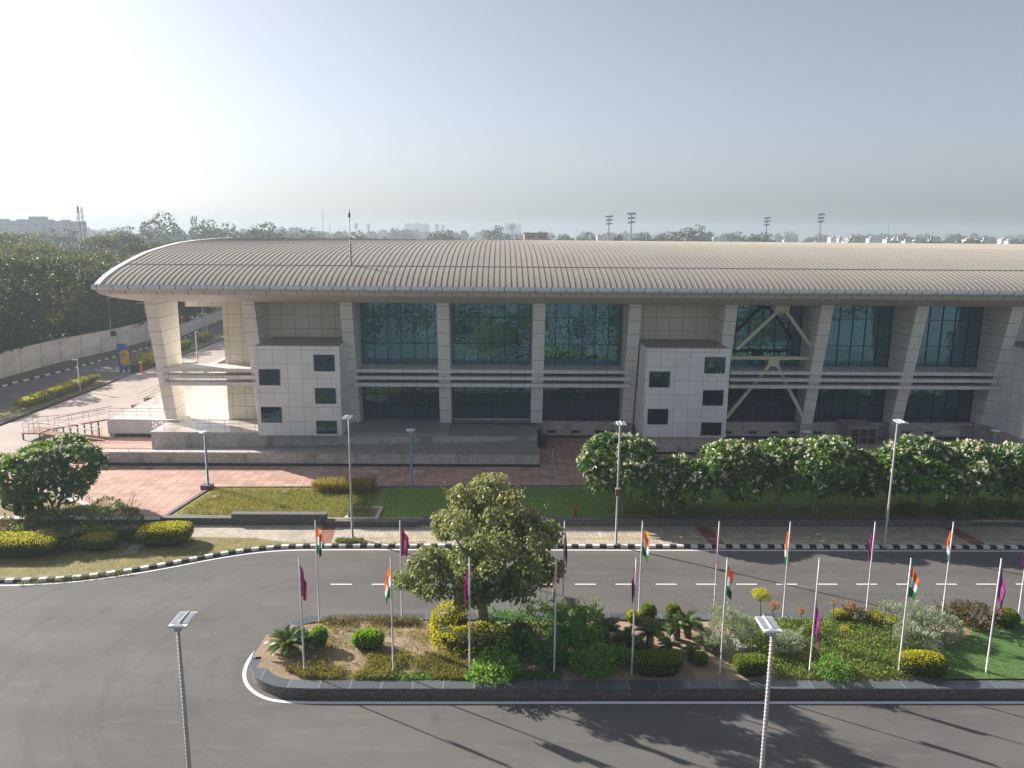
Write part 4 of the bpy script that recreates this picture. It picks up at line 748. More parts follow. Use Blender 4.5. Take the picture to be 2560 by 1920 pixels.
hedge('round yellow green hedge at the back right of the bright lawn',gz(2512,1568),1.05,1.0,.9,'l_hg','l_hg',1500,.09,2.4)
hedge('small square yellow green hedge at the back behind the bare pompom',gz(2098,1556),.75,.6,.6,'l_hy','l_hg',800,.085,4)
hedge('flat yellow green hedge at the back behind the yellow pompoms',gz(2190,1556),.9,.5,.55,'l_hy','l_hg',800,.085,4)
# curved golden hedge round the fig tree
o=thing('clipped_hedge','curved golden hedge wrapped round the fig tree trunk','hedge',(-.8,31.6,.45),'clipped hedges of the planted island'); b=MB(); co=MB()
n=6500; a=R(120)+rng.random(n)*R(235); rr=.55; t=rng.random(n)*2*math.pi; yy=np.abs(np.sin(t))**.6*np.sign(np.sin(t)); xx=np.abs(np.cos(t))**.6*np.sign(np.cos(t))
hh=.55+.12*np.sin(a*3); cx_,cy_=-.75,32.35; RX,RY=1.85,1.25
P=np.stack([cx_+(RX+xx*rr)*np.cos(a),cy_+(RY+xx*rr)*np.sin(a),.45+hh+yy*hh],1)+rng.normal(size=(n,3))*.03; green=((a-R(120))/R(235)+rng.normal(size=n)*.09)>.68
leaves(b,P,rdir(n)+np.array([0,0,.4]),.12,.55,np.where(green,np.where(rng.random(n)<.7,1,2),np.where(rng.random(n)<.85,0,1)),.1); part('foliage',b,[M['l_hy'],M['l_hg'],M['l_hd']],o)
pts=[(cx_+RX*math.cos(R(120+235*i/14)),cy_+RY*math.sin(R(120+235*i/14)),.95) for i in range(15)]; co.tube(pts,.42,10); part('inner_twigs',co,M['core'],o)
SH=[('pale speckled leafy shrub in front of the golden hedge',1236,1690,1.15,.85,1500,.15,('l_shl','l_sh'),(.5,.5),.45,0),('dark blue green shrub right of the golden hedge',1300,1640,.95,.95,1500,.13,('l_shb','l_sh'),(.7,.3),.35,0),('broad leaved green shrub left of the fourth near flagpole',1366,1665,.8,1.0,1300,.17,('l_sh','l_shb'),(.7,.3),.28,0),('broad leaved shrub right of the fourth near flagpole',1418,1650,.8,1.0,1300,.17,('l_sh','l_shb'),(.6,.4),.28,0),
 ('largest broad leaved shrub spilling over the coping',1484,1682,1.1,1.05,2200,.18,('l_sh','l_shl'),(.7,.3),.28,0),('shrub with orange tips at the back of the island behind the fig',1359,1572,.95,1.1,1400,.14,('l_sh','l_shl'),(.5,.5),.35,'l_org'),('shrub with orange tips at the back, in the middle',1427,1575,.9,1.05,1400,.14,('l_sh','l_shl'),(.4,.6),.35,'l_org'),('shrub with orange tips at the back, next to the pale cycad',1474,1578,.75,1.1,1100,.14,('l_shl','l_sh'),(.6,.4),.35,'l_org'),
 ('dark small leaved shrub in the centre of the shrub group',1405,1605,.7,.95,1000,.12,('l_shb','l_sh'),(.6,.4),.35,0),('light green shrub left of the pale trunked cycad',1471,1618,.75,1.0,1100,.15,('l_shl','l_sh'),(.7,.3),.3,0),('low leafy shrub left of the middle purple flag pole',1556,1662,.5,.75,700,.14,('l_sh','l_shl'),(.7,.3),.3,0),('dark shrub under the fig tree, right of its trunk',1270,1580,.9,.95,1100,.14,('l_sh','l_shb'),(.6,.4),.4,0),
 ('bronze brown shrub between the bare pompom and the yellow ones',2140,1556,.65,.8,800,.13,('l_red','l_hd'),(.6,.4),.4,0),('large bronze brown shrub at the back right of the island',2438,1572,.95,1.05,1500,.14,('l_red','l_hd'),(.75,.25),.4,0),('smaller bronze brown shrub behind the silver bushes',2372,1548,.7,.75,900,.13,('l_red','l_hd'),(.8,.2),.4,0),('fresh green low shrub at the front left of the ground cover',2078,1690,.75,.75,1300,.12,('l_sh','l_shl'),(.5,.5),.35,0)]
for lab,px,py,r,h,n,ls,ms,wt,asp,tp in SH: shrub(lab,gz(px,py),r,h,n,ls,ms,wt,asp=asp,tips=tp or None)
for lab,px,py,r,h,n in [('large silver bush beside the white framed pit',1815,1604,1.05,1.35,2600),('small silver bush left of the pit',1783,1628,.62,.7,1000),('silver bush behind the near right street lamp',1961,1634,.85,1.05,1900),('silver bush at the back of the right silver group',2268,1580,1.15,1.35,2600),('silver bush on the right side of the right silver group',2345,1594,1.1,1.1,2300),('silver bush at the front of the right silver group',2292,1622,1.05,1.0,2100)]:
    shrub(lab,gz(px,py),r,h,n,.17,('l_sil',),(1,),'silver_bush','bush','silver bushes of the island',.17,8,True)
def pompom(label,loc,h,r,mats,n,ls=.08,group='small standard trees of the island'):
    o=thing('standard_tree',label,'tree',loc,group); x,y,z=loc; b=MB(); b.tube([(x,y,z-.05),(x+.03,y,z+h*.5),(x-.02,y,z+h)],[.035,.028,.022],6)
    for i in range(9): a=i*.7; b.tube([(x-.02,y,z+h*.92),(x+r*.75*math.cos(a),y+r*.75*math.sin(a),z+h+r*random.uniform(.1,.8))],[.014,.005],4)
    part('trunk',b,M['bark'],o); bl=[(x+random.uniform(-.4,.4)*r,y+random.uniform(-.4,.4)*r,z+h+r*.5+random.uniform(-.2,.3)*r,r*.6,r*.6,r*.42) for _ in range(6)]
    P,D,i=blobs_pts(n,bl,.3,.2); b=MB(); leaves(b,P,D+rdir(len(P)),ls,.4,0,.1); part('crown',b,M[mats],o); return o
pompom('golden ball tree on a forked stem at the back of the ground cover',gz(1897,1566),1.35,.5,'l_hy',1300)
for lab,px,py,h,r,m_,n in [('dry pink pompom next to the golden ball tree',1930,1556,.7,.36,'l_pink',330),('small dry pink pompom above the near right lamp',1999,1576,.85,.27,'l_pink',240),('bare grey pompom on a thin stem',2079,1570,1.2,.28,'l_pink',70),('dry pink pompom above the bronze shrub',2122,1562,.85,.34,'l_pink',300),('sparse yellow standard tree left of the silver group',2174,1615,1.3,.42,'l_hy',330),('sparse yellow standard tree touching the front silver bush',2222,1627,1.25,.36,'l_hy',300),('smallest yellow standard tree in the ground cover',2109,1617,.75,.26,'l_hy',140)]: pompom(lab,gz(px,py),h,r,m_,n)
def scatter(name,label,poly,n,ls,asp,mats,wts,zf,hmax=.25,up_=1.2,clump=0):
    xs=[p[0] for p in poly]; ys=[p[1] for p in poly]; X=rng.uniform(min(xs),max(xs),n*3); Y=rng.uniform(min(ys),max(ys),n*3); ins=np.zeros(len(X),bool); j=len(poly)-1
    for i in range(len(poly)):
        c=((poly[i][1]>Y)!=(poly[j][1]>Y))&(X<(poly[j][0]-poly[i][0])*(Y-poly[i][1])/((poly[j][1]-poly[i][1]) or 1e-9)+poly[i][0]); ins^=c; j=i
    X,Y=X[ins],Y[ins]
    if clump: k=(np.sin(X*clump)+np.sin(Y*clump*1.3+X)+np.sin(X*clump*2.7-Y*2)*.7)>rng.normal(size=len(X))*.8-.1; X,Y=X[k],Y[k]
    X,Y=X[:n],Y[:n]; Z=np.array([zf(a,b_) for a,b_ in zip(X,Y)]); A=rdir(len(X))*.8+np.array([0,0,up_]); b=MB()
    C=np.stack([X,Y,Z+ls*.3+rng.random(len(X))*hmax],1); leaves(b,C,A,ls,asp,rand_mat(len(X),wts),.05); return struct(name,b,[M[k] for k in mats],label,'stuff')
gzf=lambda x,y: mound(x,y)
scatter('ground_cover','leafy green ground cover filling the right part of the island',[(11.6,29.15),(18.6,29.15),(19.6,31.5),(19.5,34.0),(10.4,34.1),(10.8,31)],15000,.13,.5,('l_gc','l_hg','l_sh'),(.6,.25,.15),gzf,.26,.3)
scatter('dry_grass','dry yellowish undergrowth at the left of the island',[(-9.2,29.9),(-8,29.15),(-1,29.1),(-.4,30.8),(-3,31.2),(-5.4,30.7)],7500,.2,.16,('l_dry','l_drygreen','l_gc'),(.4,.4,.2),gzf,.16,.7,2.2)
scatter('dry_grass','sparse tufts on the sandy back of the island',[(-9.9,31.5),(-8.6,30.3),(-5,31),(-2.7,31.4),(-2.6,34),(-8.5,34),(-9.6,33)],2600,.17,.16,('l_dry','l_drygreen'),(.6,.4),gzf,.12,.8,3.1)
scatter('dry_grass','brownish weeds along the back edge of the island',[(-9,33.5),(-3,33.5),(-3,34.15),(-8.3,34.15)],1300,.2,.2,('l_red','l_drygreen'),(.6,.4),gzf,.25,.7,2.3)
scatter('ground_cover','low dark plants along the front coping of the island',[(-6,29.05),(2.5,29.05),(2.5,29.7),(-6,29.5)],2600,.12,.5,('l_sh','l_gc'),(.6,.4),gzf,.12,.5)
scatter('grass','short blades on the bright island lawn',[(18.2,29.1),(34,29.1),(34,34),(24,34),(21.3,33.2),(19.6,31.8),(18.4,30.2)],13000,.09,.2,('l_grass',),(1,),lambda x,y:.52,.02,1.4)
scatter('grass','green grass on the plaza lawn',[(-8,47.6),(14,47.6),(14,53.3),(-8,53.2)],16000,.14,.16,('l_grass','l_drygreen'),(.8,.2),lambda x,y:.46,.05,1.2)
scatter('grass','shaded grass under the frangipani row',[(14,47.6),(40,47.6),(40,53.3),(14,53.3)],9000,.14,.18,('l_grass','l_drygreen'),(.75,.25),lambda x,y:.46,.04,1.2)
scatter('dry_grass','dry tall grass on the left half of the plaza lawn',[(-20.8,47.8),(-8.5,47.6),(-8.5,53.0),(-20,52.9)],13000,.22,.13,('l_dry','l_drygreen','l_grass'),(.35,.5,.15),lambda x,y:.46,.12,1.3)
scatter('dry_grass','tallest dry grass beside the paving at the back of the lawn',[(-13.2,52.0),(-9.2,51.8),(-8.8,53.4),(-13,53.2)],3500,.5,.07,('l_dry','l_drygreen'),(.7,.3),lambda x,y:.46,.65,2.4)
scatter('dry_grass','weeds between the kerb and the pavement',[(-19,41.6),(-13.5,44.05),(-4.5,44.3),(-4.5,44.03),(-13,43.95),(-17,42.4)],1500,.16,.2,('l_drygreen','l_dry'),(.6,.4),lambda x,y:.13,.06,1.2)
scatter('dry_grass','weeds growing out of the kerb on the left',[(-25.5,38.75),(-20,40.1),(-20.1,39.85),(-25.4,38.5)],700,.15,.25,('l_drygreen','l_hd'),(.6,.4),lambda x,y:.02,.12,1)
scatter('dry_grass','tuft of weeds round the foot of the left far lamp',[(-9.9,44),(-8.2,44),(-8.2,44.5),(-9.9,44.5)],350,.24,.2,('l_drygreen','l_hd'),(.6,.4),lambda x,y:.13,.1,1)
scatter('grass','short grass on the left verge',[(-40,39.5),(-27,39.4),(-21.9,40.1),(-18.8,41.5),(-14,44.1),(-15,44.8),(-40,45)],9000,.1,.2,('l_grass','l_drygreen','l_dry'),(.4,.35,.25),lambda x,y:.125,.02,1.3)
scatter('fallen_leaves','fallen pale leaves on the ground under the frangipanis',[(5,47.5),(36,47.5),(36,49.4),(5,49.2)],1100,.14,.4,('litter',),(1,),lambda x,y:.44,.01,.0)
scatter('fallen_leaves','fallen pale leaves below the left frangipani',[(-29.5,47.7),(-25.3,47.7),(-26.5,49.2),(-29,49)],240,.16,.5,('litter',),(1,),lambda x,y:.44,.01,0)
scatter('fallen_leaves','leaf litter scattered over the pavement',[(-8,44.2),(34,44.2),(34,46.9),(-8,46.9)],320,.1,.5,('litter','l_red'),(.6,.4),lambda x,y:.11,.01,0)
# left bed behind the verge
V0=.13
def gl(px,py): x,y,_=G(px,py,V0); return (x,y,V0-.01)
GRL='shrubs of the left bed'; HRL='clipped hedges of the left bed'
hedge('long yellow topped hedge at the left edge of the picture',gl(38,1384),5.0,1.9,1.05,'l_hy','l_hd',6500,.1,5,0,HRL); hedge('small square yellow topped hedge between the two long ones',gl(247,1372),1.95,1.2,.85,'l_hy','l_hg',2600,.095,5,0,HRL); hedge('bright golden hedge near the start of the pavement',gl(415,1358),2.9,1.7,1.15,'l_hy','l_hg',5000,.11,4.5,.12,HRL)
shrub('largest spreading bush with dry reddish top behind the small hedge',gl(290,1345),(1.75,1.2),2.35,3600,.17,('l_hd','l_red','l_sh'),(.45,.3,.25),group=GRL,spiky=True,asp=.22); shrub('wide dusty bush left of the largest one',gl(128,1342),(1.5,1.1),1.95,2600,.17,('l_hd','l_red','l_sh'),(.45,.35,.2),group=GRL,spiky=True,asp=.22)
shrub('small dusty brown bush near the left edge',gl(34,1338),.85,1.0,900,.15,('l_red','l_hd'),(.65,.35),group=GRL); shrub('bright green round bush beside the dusty brown one',gl(60,1342),.75,.85,900,.13,('l_lime','l_shl'),(.6,.4),group=GRL); shrub('yellowish low bush on top of the small square hedge',gl(240,1356),(.8,.55),1.15,900,.12,('l_hy','l_hg'),(.6,.4),group=GRL); shrub('low dark creeping shrub right of the largest bush',gl(335,1350),(.9,.5),.5,700,.13,('l_hd','l_sh'),(.7,.3),group=GRL)
cycad('dark cycad left of the small square hedge',gl(172,1372),1.05,.45,26,'cycads of the left bed'); cycad('dark cycad behind the long left hedge',gl(205,1360),.95,.4,24,'cycads of the left bed'); cycad('shaded cycad beside the dusty bush',gl(140,1366),.9,.35,24,'cycads of the left bed')
for lab,px,py,r in [('dark low bush under the frangipanis right of the lamp',2268,1288,.75),('dark low bush under the spreading fork frangipani, left side',2367,1287,.8),('dark bush beyond the end of the long stone wall',2478,1306,1.0),('dark bush at the right picture edge below the last frangipani',2545,1298,.9)]:
    x,y,_=G(px,py,.45); shrub(lab,(x,max(y,47.95),.45),r,r*1.15,1100,.13,('l_hd','l_sh'),(.6,.4),group='dark bushes below the frangipani row')
# hedges of the side road medians
for lab,x,y,sx,sy in [('long clipped hedge on the median left of the blue sign',-48.3,84.5,1.3,15),('dense green hedge beside the orange cone',-47.6,106,2.0,9),('yellow tipped shrub hedge seen through the portico, near one',-48.3,118,1.2,3.5),('yellow tipped shrub hedge seen through the portico, far one',-48.5,127,1.2,4)]: hedge(lab,(x,y,.5),sx,sy,1.0 if sy>5 else 1.25,'l_hy','l_hg',int(1500+sy*170),.2,5,0,'hedges of the side road medians')
shrub('yellow green bush rising behind the portico fin',(-47.3,103.2,.5),1.1,1.9,900,.2,('l_hy','l_hg'),(.6,.4),group='hedges of the side road medians')
# ================================================================= flagpoles
def flag_obj(kind,parent,top,side,ex,sag,h=1.35,fold=.09,drop=0,tilt=0):
    nu,nv=16,12; x0,y0,z0=top; V=[];UV=[]; sag*=1.25; ex*=.62; fold*=random.uniform(.7,1.5); fq=random.uniform(7,12); tw=random.uniform(-.5,.5)
    ph=random.random()*6
    for i in range(nu+1):
        u=i/nu
        for j in range(nv+1):
            v=j/nv; xx=side*ex*(u**.85)*(1-.25*v*u); yy=-fold*math.sin(u*fq+v*(2+tw*3)+ph)*min(1,u*3)-tilt*u+tw*.3*u*v
            zz=-v*h*(1-.3*u)-sag*u**1.1+.03*math.sin(u*7+ph)*v
            V.append((x0+side*.035+xx,y0-.01+yy,z0-drop+zz)); UV.append((u,1-v))
    F=[(i*(nv+1)+j,(i+1)*(nv+1)+j,(i+1)*(nv+1)+j+1,i*(nv+1)+j+1) for i in range(nu) for j in range(nv)]
    b=MB(); b.add(V,F,0,True); o=part('flag',b,M[kind],parent); me=o.data; uvl=me.uv_layers.new(name='UVMap')
    for L in me.loops: uvl.data[L.index].uv=UV[L.vertex_index]
    return o
def flagpole(label,x,y,zb,zt,kind,side,ex,sag,drop=0,**k):
    o=thing('flagpole',label,'flagpole',(x,y,zb),'flagpoles along both edges of the island')
    part('pole',MB().tube([(x,y,zb-.1),(x,y,(zb+zt)/2),(x,y,zt-.06)],[.036,.032,.026],8).lathe([(.026,0),(.034,.02),(.03,.06),(0,.08)],(x,y,zt-.07),8),M['pole'],o)
    part('halyard',MB().tube([(x+.045,y-.02,zb+1.1),(x+.04,y-.02,zt-.12)],.004,4),M['string'],o)
    flag_obj(kind,o,(x,y,zt-.32),side,ex,sag,drop=drop,**k)
    return o
for lab,x,kind,side,ex,sag,dr,tl in [('maroon flag on the leftmost pole of the near row',-8.1,'mar',1,.4,.62,0,.1),('tricolour flag with blue wheel on the second pole of the near row',-4.42,'tri',-1,.3,.6,0,.3),('maroon flag half hidden under the fig tree crown',-1.25,'mar',-1,.3,.6,.05,.2),('tricolour flag at the right edge of the fig tree, near row',2.26,'tri',-1,.2,.62,0,.3),
    ('bright purple flag in the middle of the near row, in front of the tall cycad',5.5,'pur',-1,.3,.62,0,.35),('tricolour flag with orange on the left, in front of the left silver bush',9.2,'tri',1,.42,.45,0,.1),('narrow purple flag hanging low down its pole',12.95,'pur',1,.2,.95,1.5,.3),('tricolour flag with a large green part above the right silver bushes',16.7,'tri',1,.36,.4,0,.25),('narrow purple flag on the rightmost pole of the near row',20.4,'pur',1,.2,.95,0,.3)]:
    flagpole(lab,x,29.55,mound(x,29.55)-.02,5.6,kind,side,ex,sag,dr,tilt=tl)
for lab,x,kind,side,ex,sag,dr,tl in [('tricolour flag on the leftmost pole of the far row',-8.5,'tri',1,.5,.4,0,.1),('maroon flag left of the fig tree, far row',-4.62,'mar',1,.55,.5,0,-.1),('dark maroon flag at the right edge of the fig tree, far row',2.95,'mar',1,.16,.85,0,.3),('orange dominated tricolour flag behind the middle purple one',6.55,'tri',1,.42,.5,0,.25),
    ('purple flag on the far row pole left of the golden ball tree',10.1,'pur',-1,.2,.62,0,.25),('white and green tricolour flag on the far row pole above the near right lamp',13.4,'tri',-1,.35,.6,0,.2),('pinkish purple flag on the far row above the yellow standard trees',17.35,'pur',-1,.42,.55,0,.15),('white and green tricolour flag on the far row behind the silver bushes',21.0,'tri',-1,.45,.45,0,.2),('pinkish purple flag on the rightmost pole of the far row',24.65,'pur',-1,.4,.75,0,.2)]:
    flagpole(lab,x,34.0,mound(x,34.0)-.02,5.45,kind,side,ex,sag,dr,tilt=tl)
# ================================================================= lamps
def street_lamp(label,x,y,zb,zt,sy,wrapped):
    o=thing('street_lamp',label,'street lamp',(x,y,zb),'tall street lamps beside the road'); part('pole',MB().tube([(x,y,zb-.1),(x,y,zt*.5),(x,y,zt-.1)],[.075,.06,.045],10),M['lamp_grey'],o)
    part('base_plate',MB().box((x-.16,y-.16,zb),(x+.16,y+.16,zb+.03)),M['lamp_grey'],o)
    if wrapped:
        n=int((zt-.7)/.12)*10; part('string_lights',MB().tube([(x+.062*math.cos(i*.628),y+.062*math.sin(i*.628),.6+i*.012) for i in range(n)],.008,4),M['string'],o)
    hd=MB(); W,L,Z=.25,.84,zt; y0=y-.06*sy
    hd.add([(x-W,y0,Z),(x+W,y0,Z),(x+W,y0+L*sy,Z),(x-W,y0+L*sy,Z),(x-W,y0,Z-.06),(x+W,y0,Z-.06),(x+W,y0+L*sy,Z-.045),(x-W,y0+L*sy,Z-.045)],[(0,1,2,3),(7,6,5,4),(0,4,5,1),(1,5,6,2),(2,6,7,3),(3,7,4,0)] if sy>0 else [(3,2,1,0),(4,5,6,7),(1,5,4,0),(2,6,5,1),(3,7,6,2),(0,4,7,3)])
    h=part('lamp_head',hd,M['lampw'],o)
    part('ridge',MB().add([(x-.04,y0+.1*sy,Z+.002),(x+.04,y0+.1*sy,Z+.002),(x+.03,y0+L*sy,Z+.002),(x-.03,y0+L*sy,Z+.002),(x-.012,y0+.1*sy,Z+.06),(x+.012,y0+.1*sy,Z+.06),(x+.012,y0+L*sy,Z+.04),(x-.012,y0+L*sy,Z+.04),(x-.2,y0,Z+.002),(x+.2,y0,Z+.002)],[(4,5,6,7),(0,3,7,4),(1,5,6,2),(8,0,4),(9,5,1),(8,4,5,9),(2,6,7,3)]),M['lampw'],h)
    for s in (-1,1): part('panel',MB().box((x+s*.135-.085,min(y0+.16*sy,y0+(L-.06)*sy),Z+.004),(x+s*.135+.085,max(y0+.16*sy,y0+(L-.06)*sy),Z+.014)),M['panelgrey'],h)
    part('bracket',MB().box((x-.08,y-.07,zt-.16),(x+.08,y+.07,zt-.062)),M['lamp_grey'],h); return o
street_lamp('near street lamp on the left, its pole wrapped in a pale cable',-8.82,19.8,.1,7.85,1,True); street_lamp('near street lamp on the right, its pole wrapped in a pale cable',7.55,19.8,.1,7.72,1,True)
street_lamp('far street lamp standing in weeds in front of the left lawn',-9.02,45.0,.13,7.75,-1,False)
o=street_lamp('far street lamp in front of the leftmost right hand frangipani',6.93,44.05,.13,7.7,-1,True); part('junction_box',MB().box((6.8,43.93,3.2),(7.06,44.12,3.6)).box((6.78,43.91,3.6),(7.08,44.14,3.64),1),[M['railred'],M['lamp_grey']],o)
street_lamp('far street lamp between the right hand frangipanis',23.05,43.8,.13,7.95,-1,True)
def plaza_lamp(label,x,y,zt,head=True,base=False):
    o=thing('plaza_lamp',label,'lamp',(x,y,.45),'blue plaza lamps'); part('post',MB().tube([(x,y,.4),(x,y,zt-.12)],[.085,.07],10),M['lamp_blue'],o)
    if head: part('disc_head',MB().lathe([(0,-.3),(.07,-.28),(.12,-.16),(.3,-.09),(.35,-.05),(.33,-.015),(0,.02)],(x,y,zt),20),M['lampw'],o)
    else: part('cap',MB().lathe([(.085,0),(.085,.12),(0,.13)],(x,y,zt-.13),10),M['dark'],o)
    if base: part('plinth',MB().box((x-.45,y-.3,.44),(x+.3,y+.3,.72)).box((x-.47,y-.32,.72),(x+.32,y+.32,.77),1),[M['railred'],M['capst']],o)
    else: part('foot',MB().box((x-.17,y-.17,.44),(x+.17,y+.17,.52)),M['capst'],o)
plaza_lamp('blue plaza lamp on a brick base at the lawn corner',-20.72,53.1,4.62,True,True); plaza_lamp('blue plaza lamp at the back edge of the lawn, in front of the pebble walls',-6.42,53.75,4.68); plaza_lamp('blue lamp post without a head, right end of the pebble wall',3.85,55.7,2.95,False)
plaza_lamp('plaza lamp head showing behind the middle far street lamp',8.6,56.2,4.62); plaza_lamp('blue plaza lamp above the frangipanis, left of the service cabin',22.8,56,4.1); plaza_lamp('blue plaza lamp above the frangipanis at the right',36.9,56,4.25)
def slim_lamp(label,x,y,zb,zt,arm,box=False):
    o=thing('slim_lamp',label,'lamp',(x,y,zb),'slim lamps on the side road'); part('pole',MB().tube([(x,y,zb-.1),(x,y,zt)],[.09,.06],8),M['lamp_grey'],o); part('lamp_arm',MB().box((x+min(0,arm)-.08,y-.09,zt),(x+max(0,arm)+.08,y+.09,zt+.09)),M['lampw'],o)
    if box: part('junction_box',MB().box((x+.12,y-.3,zb+2.2),(x+.75,y+.1,zb+3.0)).box((x-.1,y-.05,zb+2.5),(x+.119,y+.05,zb+2.6)),M['dark'],o)
slim_lamp('tallest slim lamp by the boundary wall, with a dark box on its pole',-59.35,118.6,.25,8.3,1.3,True); slim_lamp('slim lamp behind the blue sign with its arm to the left',-58.0,127.5,.25,6.6,-1.5)
slim_lamp('slim lamp in the left median in front of the wall',-47.6,87,.5,3.95,-.5); slim_lamp('slim pole with a small lamp seen in the middle of the portico',-41.9,106.7,.45,4.6,.2); slim_lamp('T shaped lamp seen through the portico near the palm',-48.0,127,.5,5.0,-.8); slim_lamp('tall plain pole seen through the portico',-51.8,135.5,.3,8.6,.2)
# ================================================================= small things
o=thing('sign_pylon','tall blue sign with a yellow plaque at the median gap','sign',(-49.05,100.4,.2))
part('panel',MB().prism_x([(100.3,.62),(100.6,.62),(100.6,3.9),(100.3,3.9)],-49.6,-48.5),M['blue'],o)
pl=[]; 
for i in range(13): a=math.pi*i/12; pl.append((-48.75+.52*math.cos(a),2.75+.38*math.sin(a)))
pl+=[(-49.2,1.25),(-48.75,1.02),(-48.25,1.25)]
def plate(b,xz,y0,y1,m=0):
    n=len(xz); b.add([(x,y0,z) for x,z in xz]+[(x,y1,z) for x,z in xz],[tuple(range(n-1,-1,-1)),tuple(range(n,2*n))]+[(i,i+n,(i+1)%n+n,(i+1)%n) for i in range(n)],m); return b
q=part('plaque',plate(MB(),pl,100.14,100.26),M['yellow'],o); part('lettering',MB().box((-49.12,100.115,2.42),(-48.4,100.136,2.5)).box((-48.9,100.115,2.72),(-48.62,100.136,2.84),1),[M['dark'],M['cone']],q)
for i in range(5): part('base_block',MB().box((-49.75+.32*i,100.2,.2),(-49.75+.32*i+.318,100.9,.58)),M['kerbw' if i%2==0 else 'kerbk'],o,'white block' if i%2==0 else 'black block')
part('base_slab',MB().box((-49.78,100.18,.58),(-48.12,100.92,.62)),M['dark'],o)
o=thing('cabinet','black cabinet box beside the blue sign','cabinet',(-47.6,100.3,.2)); part('body',MB().box((-48.0,100.05,.2),(-47.1,100.7,1.2)),M['black'],o); part('lid',MB().box((-48.03,100.02,1.2),(-47.07,100.73,1.25)),M['dark'],o)
o=thing('traffic_cone','orange red traffic cone beside the black cabinet','cone',(-46.75,100.2,.2)); part('body',MB().lathe([(.3,.05),(.22,.5),(.12,1.2),(.05,1.3),(0,1.31)],(-46.75,100.2,.2),14),M['cone'],o); part('base',MB().box((-47.1,99.85,.2),(-46.4,100.55,.26)),M['cone'],o); part('white_tip',MB().lathe([(.13,0),(.11,.1),(0,.1)],(-46.75,100.2,1.43),10),M['coping'],o)
o=thing('hydrant','red fire hydrant post on the plaza lawn','hydrant',(4.84,47.85,.45)); part('post',MB().lathe([(.1,-.02),(.085,.05),(.085,.45),(.12,.47),(.12,.55),(.08,.57)],(4.84,47.85,.45),12),M['hydrant'],o); part('cap',MB().lathe([(.08,0),(.09,.1),(.07,.28),(.03,.32),(0,.32)],(4.84,47.85,1.02),12),M['hydrant'],o); part('outlet',MB().tube([(4.7,47.78,.85),(4.98,47.78,.85)],.05,8),M['hydrant'],o)
def frame(name,label,poly,wd,z0,z1,mat,cat,inner=None,loc=None):
    c=np.mean(np.array(poly),0); o=thing(name,label,cat,(c[0],c[1],z0)); b=MB(); n=len(poly); out=[tuple(p) for p in poly]; inn_=[(p[0]+(c[0]-p[0])*wd/np.linalg.norm(np.array(p)-c),p[1]+(c[1]-p[1])*wd/np.linalg.norm(np.array(p)-c)) for p in poly]
    V=[(x,y,z0) for x,y in out]+[(x,y,z1) for x,y in out]+[(x,y,z1) for x,y in inn_]+[(x,y,z0) for x,y in inn_]
    b.add(V,[(i+k*n,(i+1)%n+k*n,(i+1)%n+(k+1)*n,i+(k+1)*n) for k in range(3) for i in range(n)]); part('rim',b,M[mat],o)
    if inner: b=MB(); b.add([(x,y,z0+.02) for x,y in inn_],[tuple(range(n))]); part('bed' if inner!='pitred' else 'pit',b,M[inner],o)
    return o
g2=lambda px,py,z=.5:G(px,py,z)[:2]
frame('planter','white framed square planter sunk in the lawn',ccw([g2(874.5,1269),g2(958.5,1268),g2(944,1298),g2(860,1298)]),.28,.44,.56,'concw','planter','lawndry')
x0,y0=g2(1845,1624,.55); x1,_=g2(1893,1624,.55); y1=y0+1.25
frame('drain_pit','open concrete pit with a white square frame in the island','' or [(x0,y0),(x1,y0),(x1,y1),(x0,y1)],.36,.42,.66,'concw','pit','pitred')
for lab,px0,py0,px1,py1 in [('grey cover slab in the dry grass at the back of the lawn',700,1227,727,1235),('grey cover slab near the brick based lamp',519,1240,550,1248),('grey box slab behind the wall left of the fig tree',1014,1294,1036,1299)]:
    a=g2(px0,py1); c=g2(px1,py0); one('cover_slab',MB().box((a[0],a[1],.44),(c[0],c[1],.56)).box((a[0]+.08,a[1]+.08,.56),(c[0]-.08,c[1]-.08,.6)),M['conc'],lab,'cover')
for lab,px,py in [('pale cover plate in the paving left of the back lawn lamp',937,1179),('pale cover plate in the paving right of the back lawn lamp',1044,1179),('dark grey cover plate in the shade of the pebble wall',372,1172)]:
    a=G(px,py,.45); one('cover_plate',MB().box((a[0]-.35,a[1]-.3,.44),(a[0]+.35,a[1]+.3,.462)).box((a[0]-.3,a[1]-.25,.462),(a[0]+.3,a[1]+.25,.466)),M['concw' if px>400 else 'capst'],lab,'cover')
a=G(171,1252,.46); o=one('manhole_lid',MB().lathe([(.62,0),(.62,.1),(.5,.13),(.48,.11),(0,.11)],(a[0],a[1],.45),28),M['concw'],'round pale manhole lid on the left lawn','manhole')
a,c=G(305,1384,.14),G(362,1362,.14); one('cover_slab',MB().box((a[0],a[1],.12),(c[0],c[1],.16)).box((a[0]+.3,a[1]+.25,.16),(c[0]-.3,c[1]-.25,.175)),M['conc'],'large concrete cover slab between the two left hedges','cover')
for i,(x,y) in enumerate(((14.6,61.6),(16.1,61.5))): one('bench_block',MB().box((x,y,.45),(x+.3+i*.25,y+.6,.95)).box((x-.03,y-.03,.95),(x+.33+i*.25,y+.63,1.0),1),[M['conc'],M['deck']],('narrow','wide')[i]+' reddish concrete block in front of the middle stair tower','block')
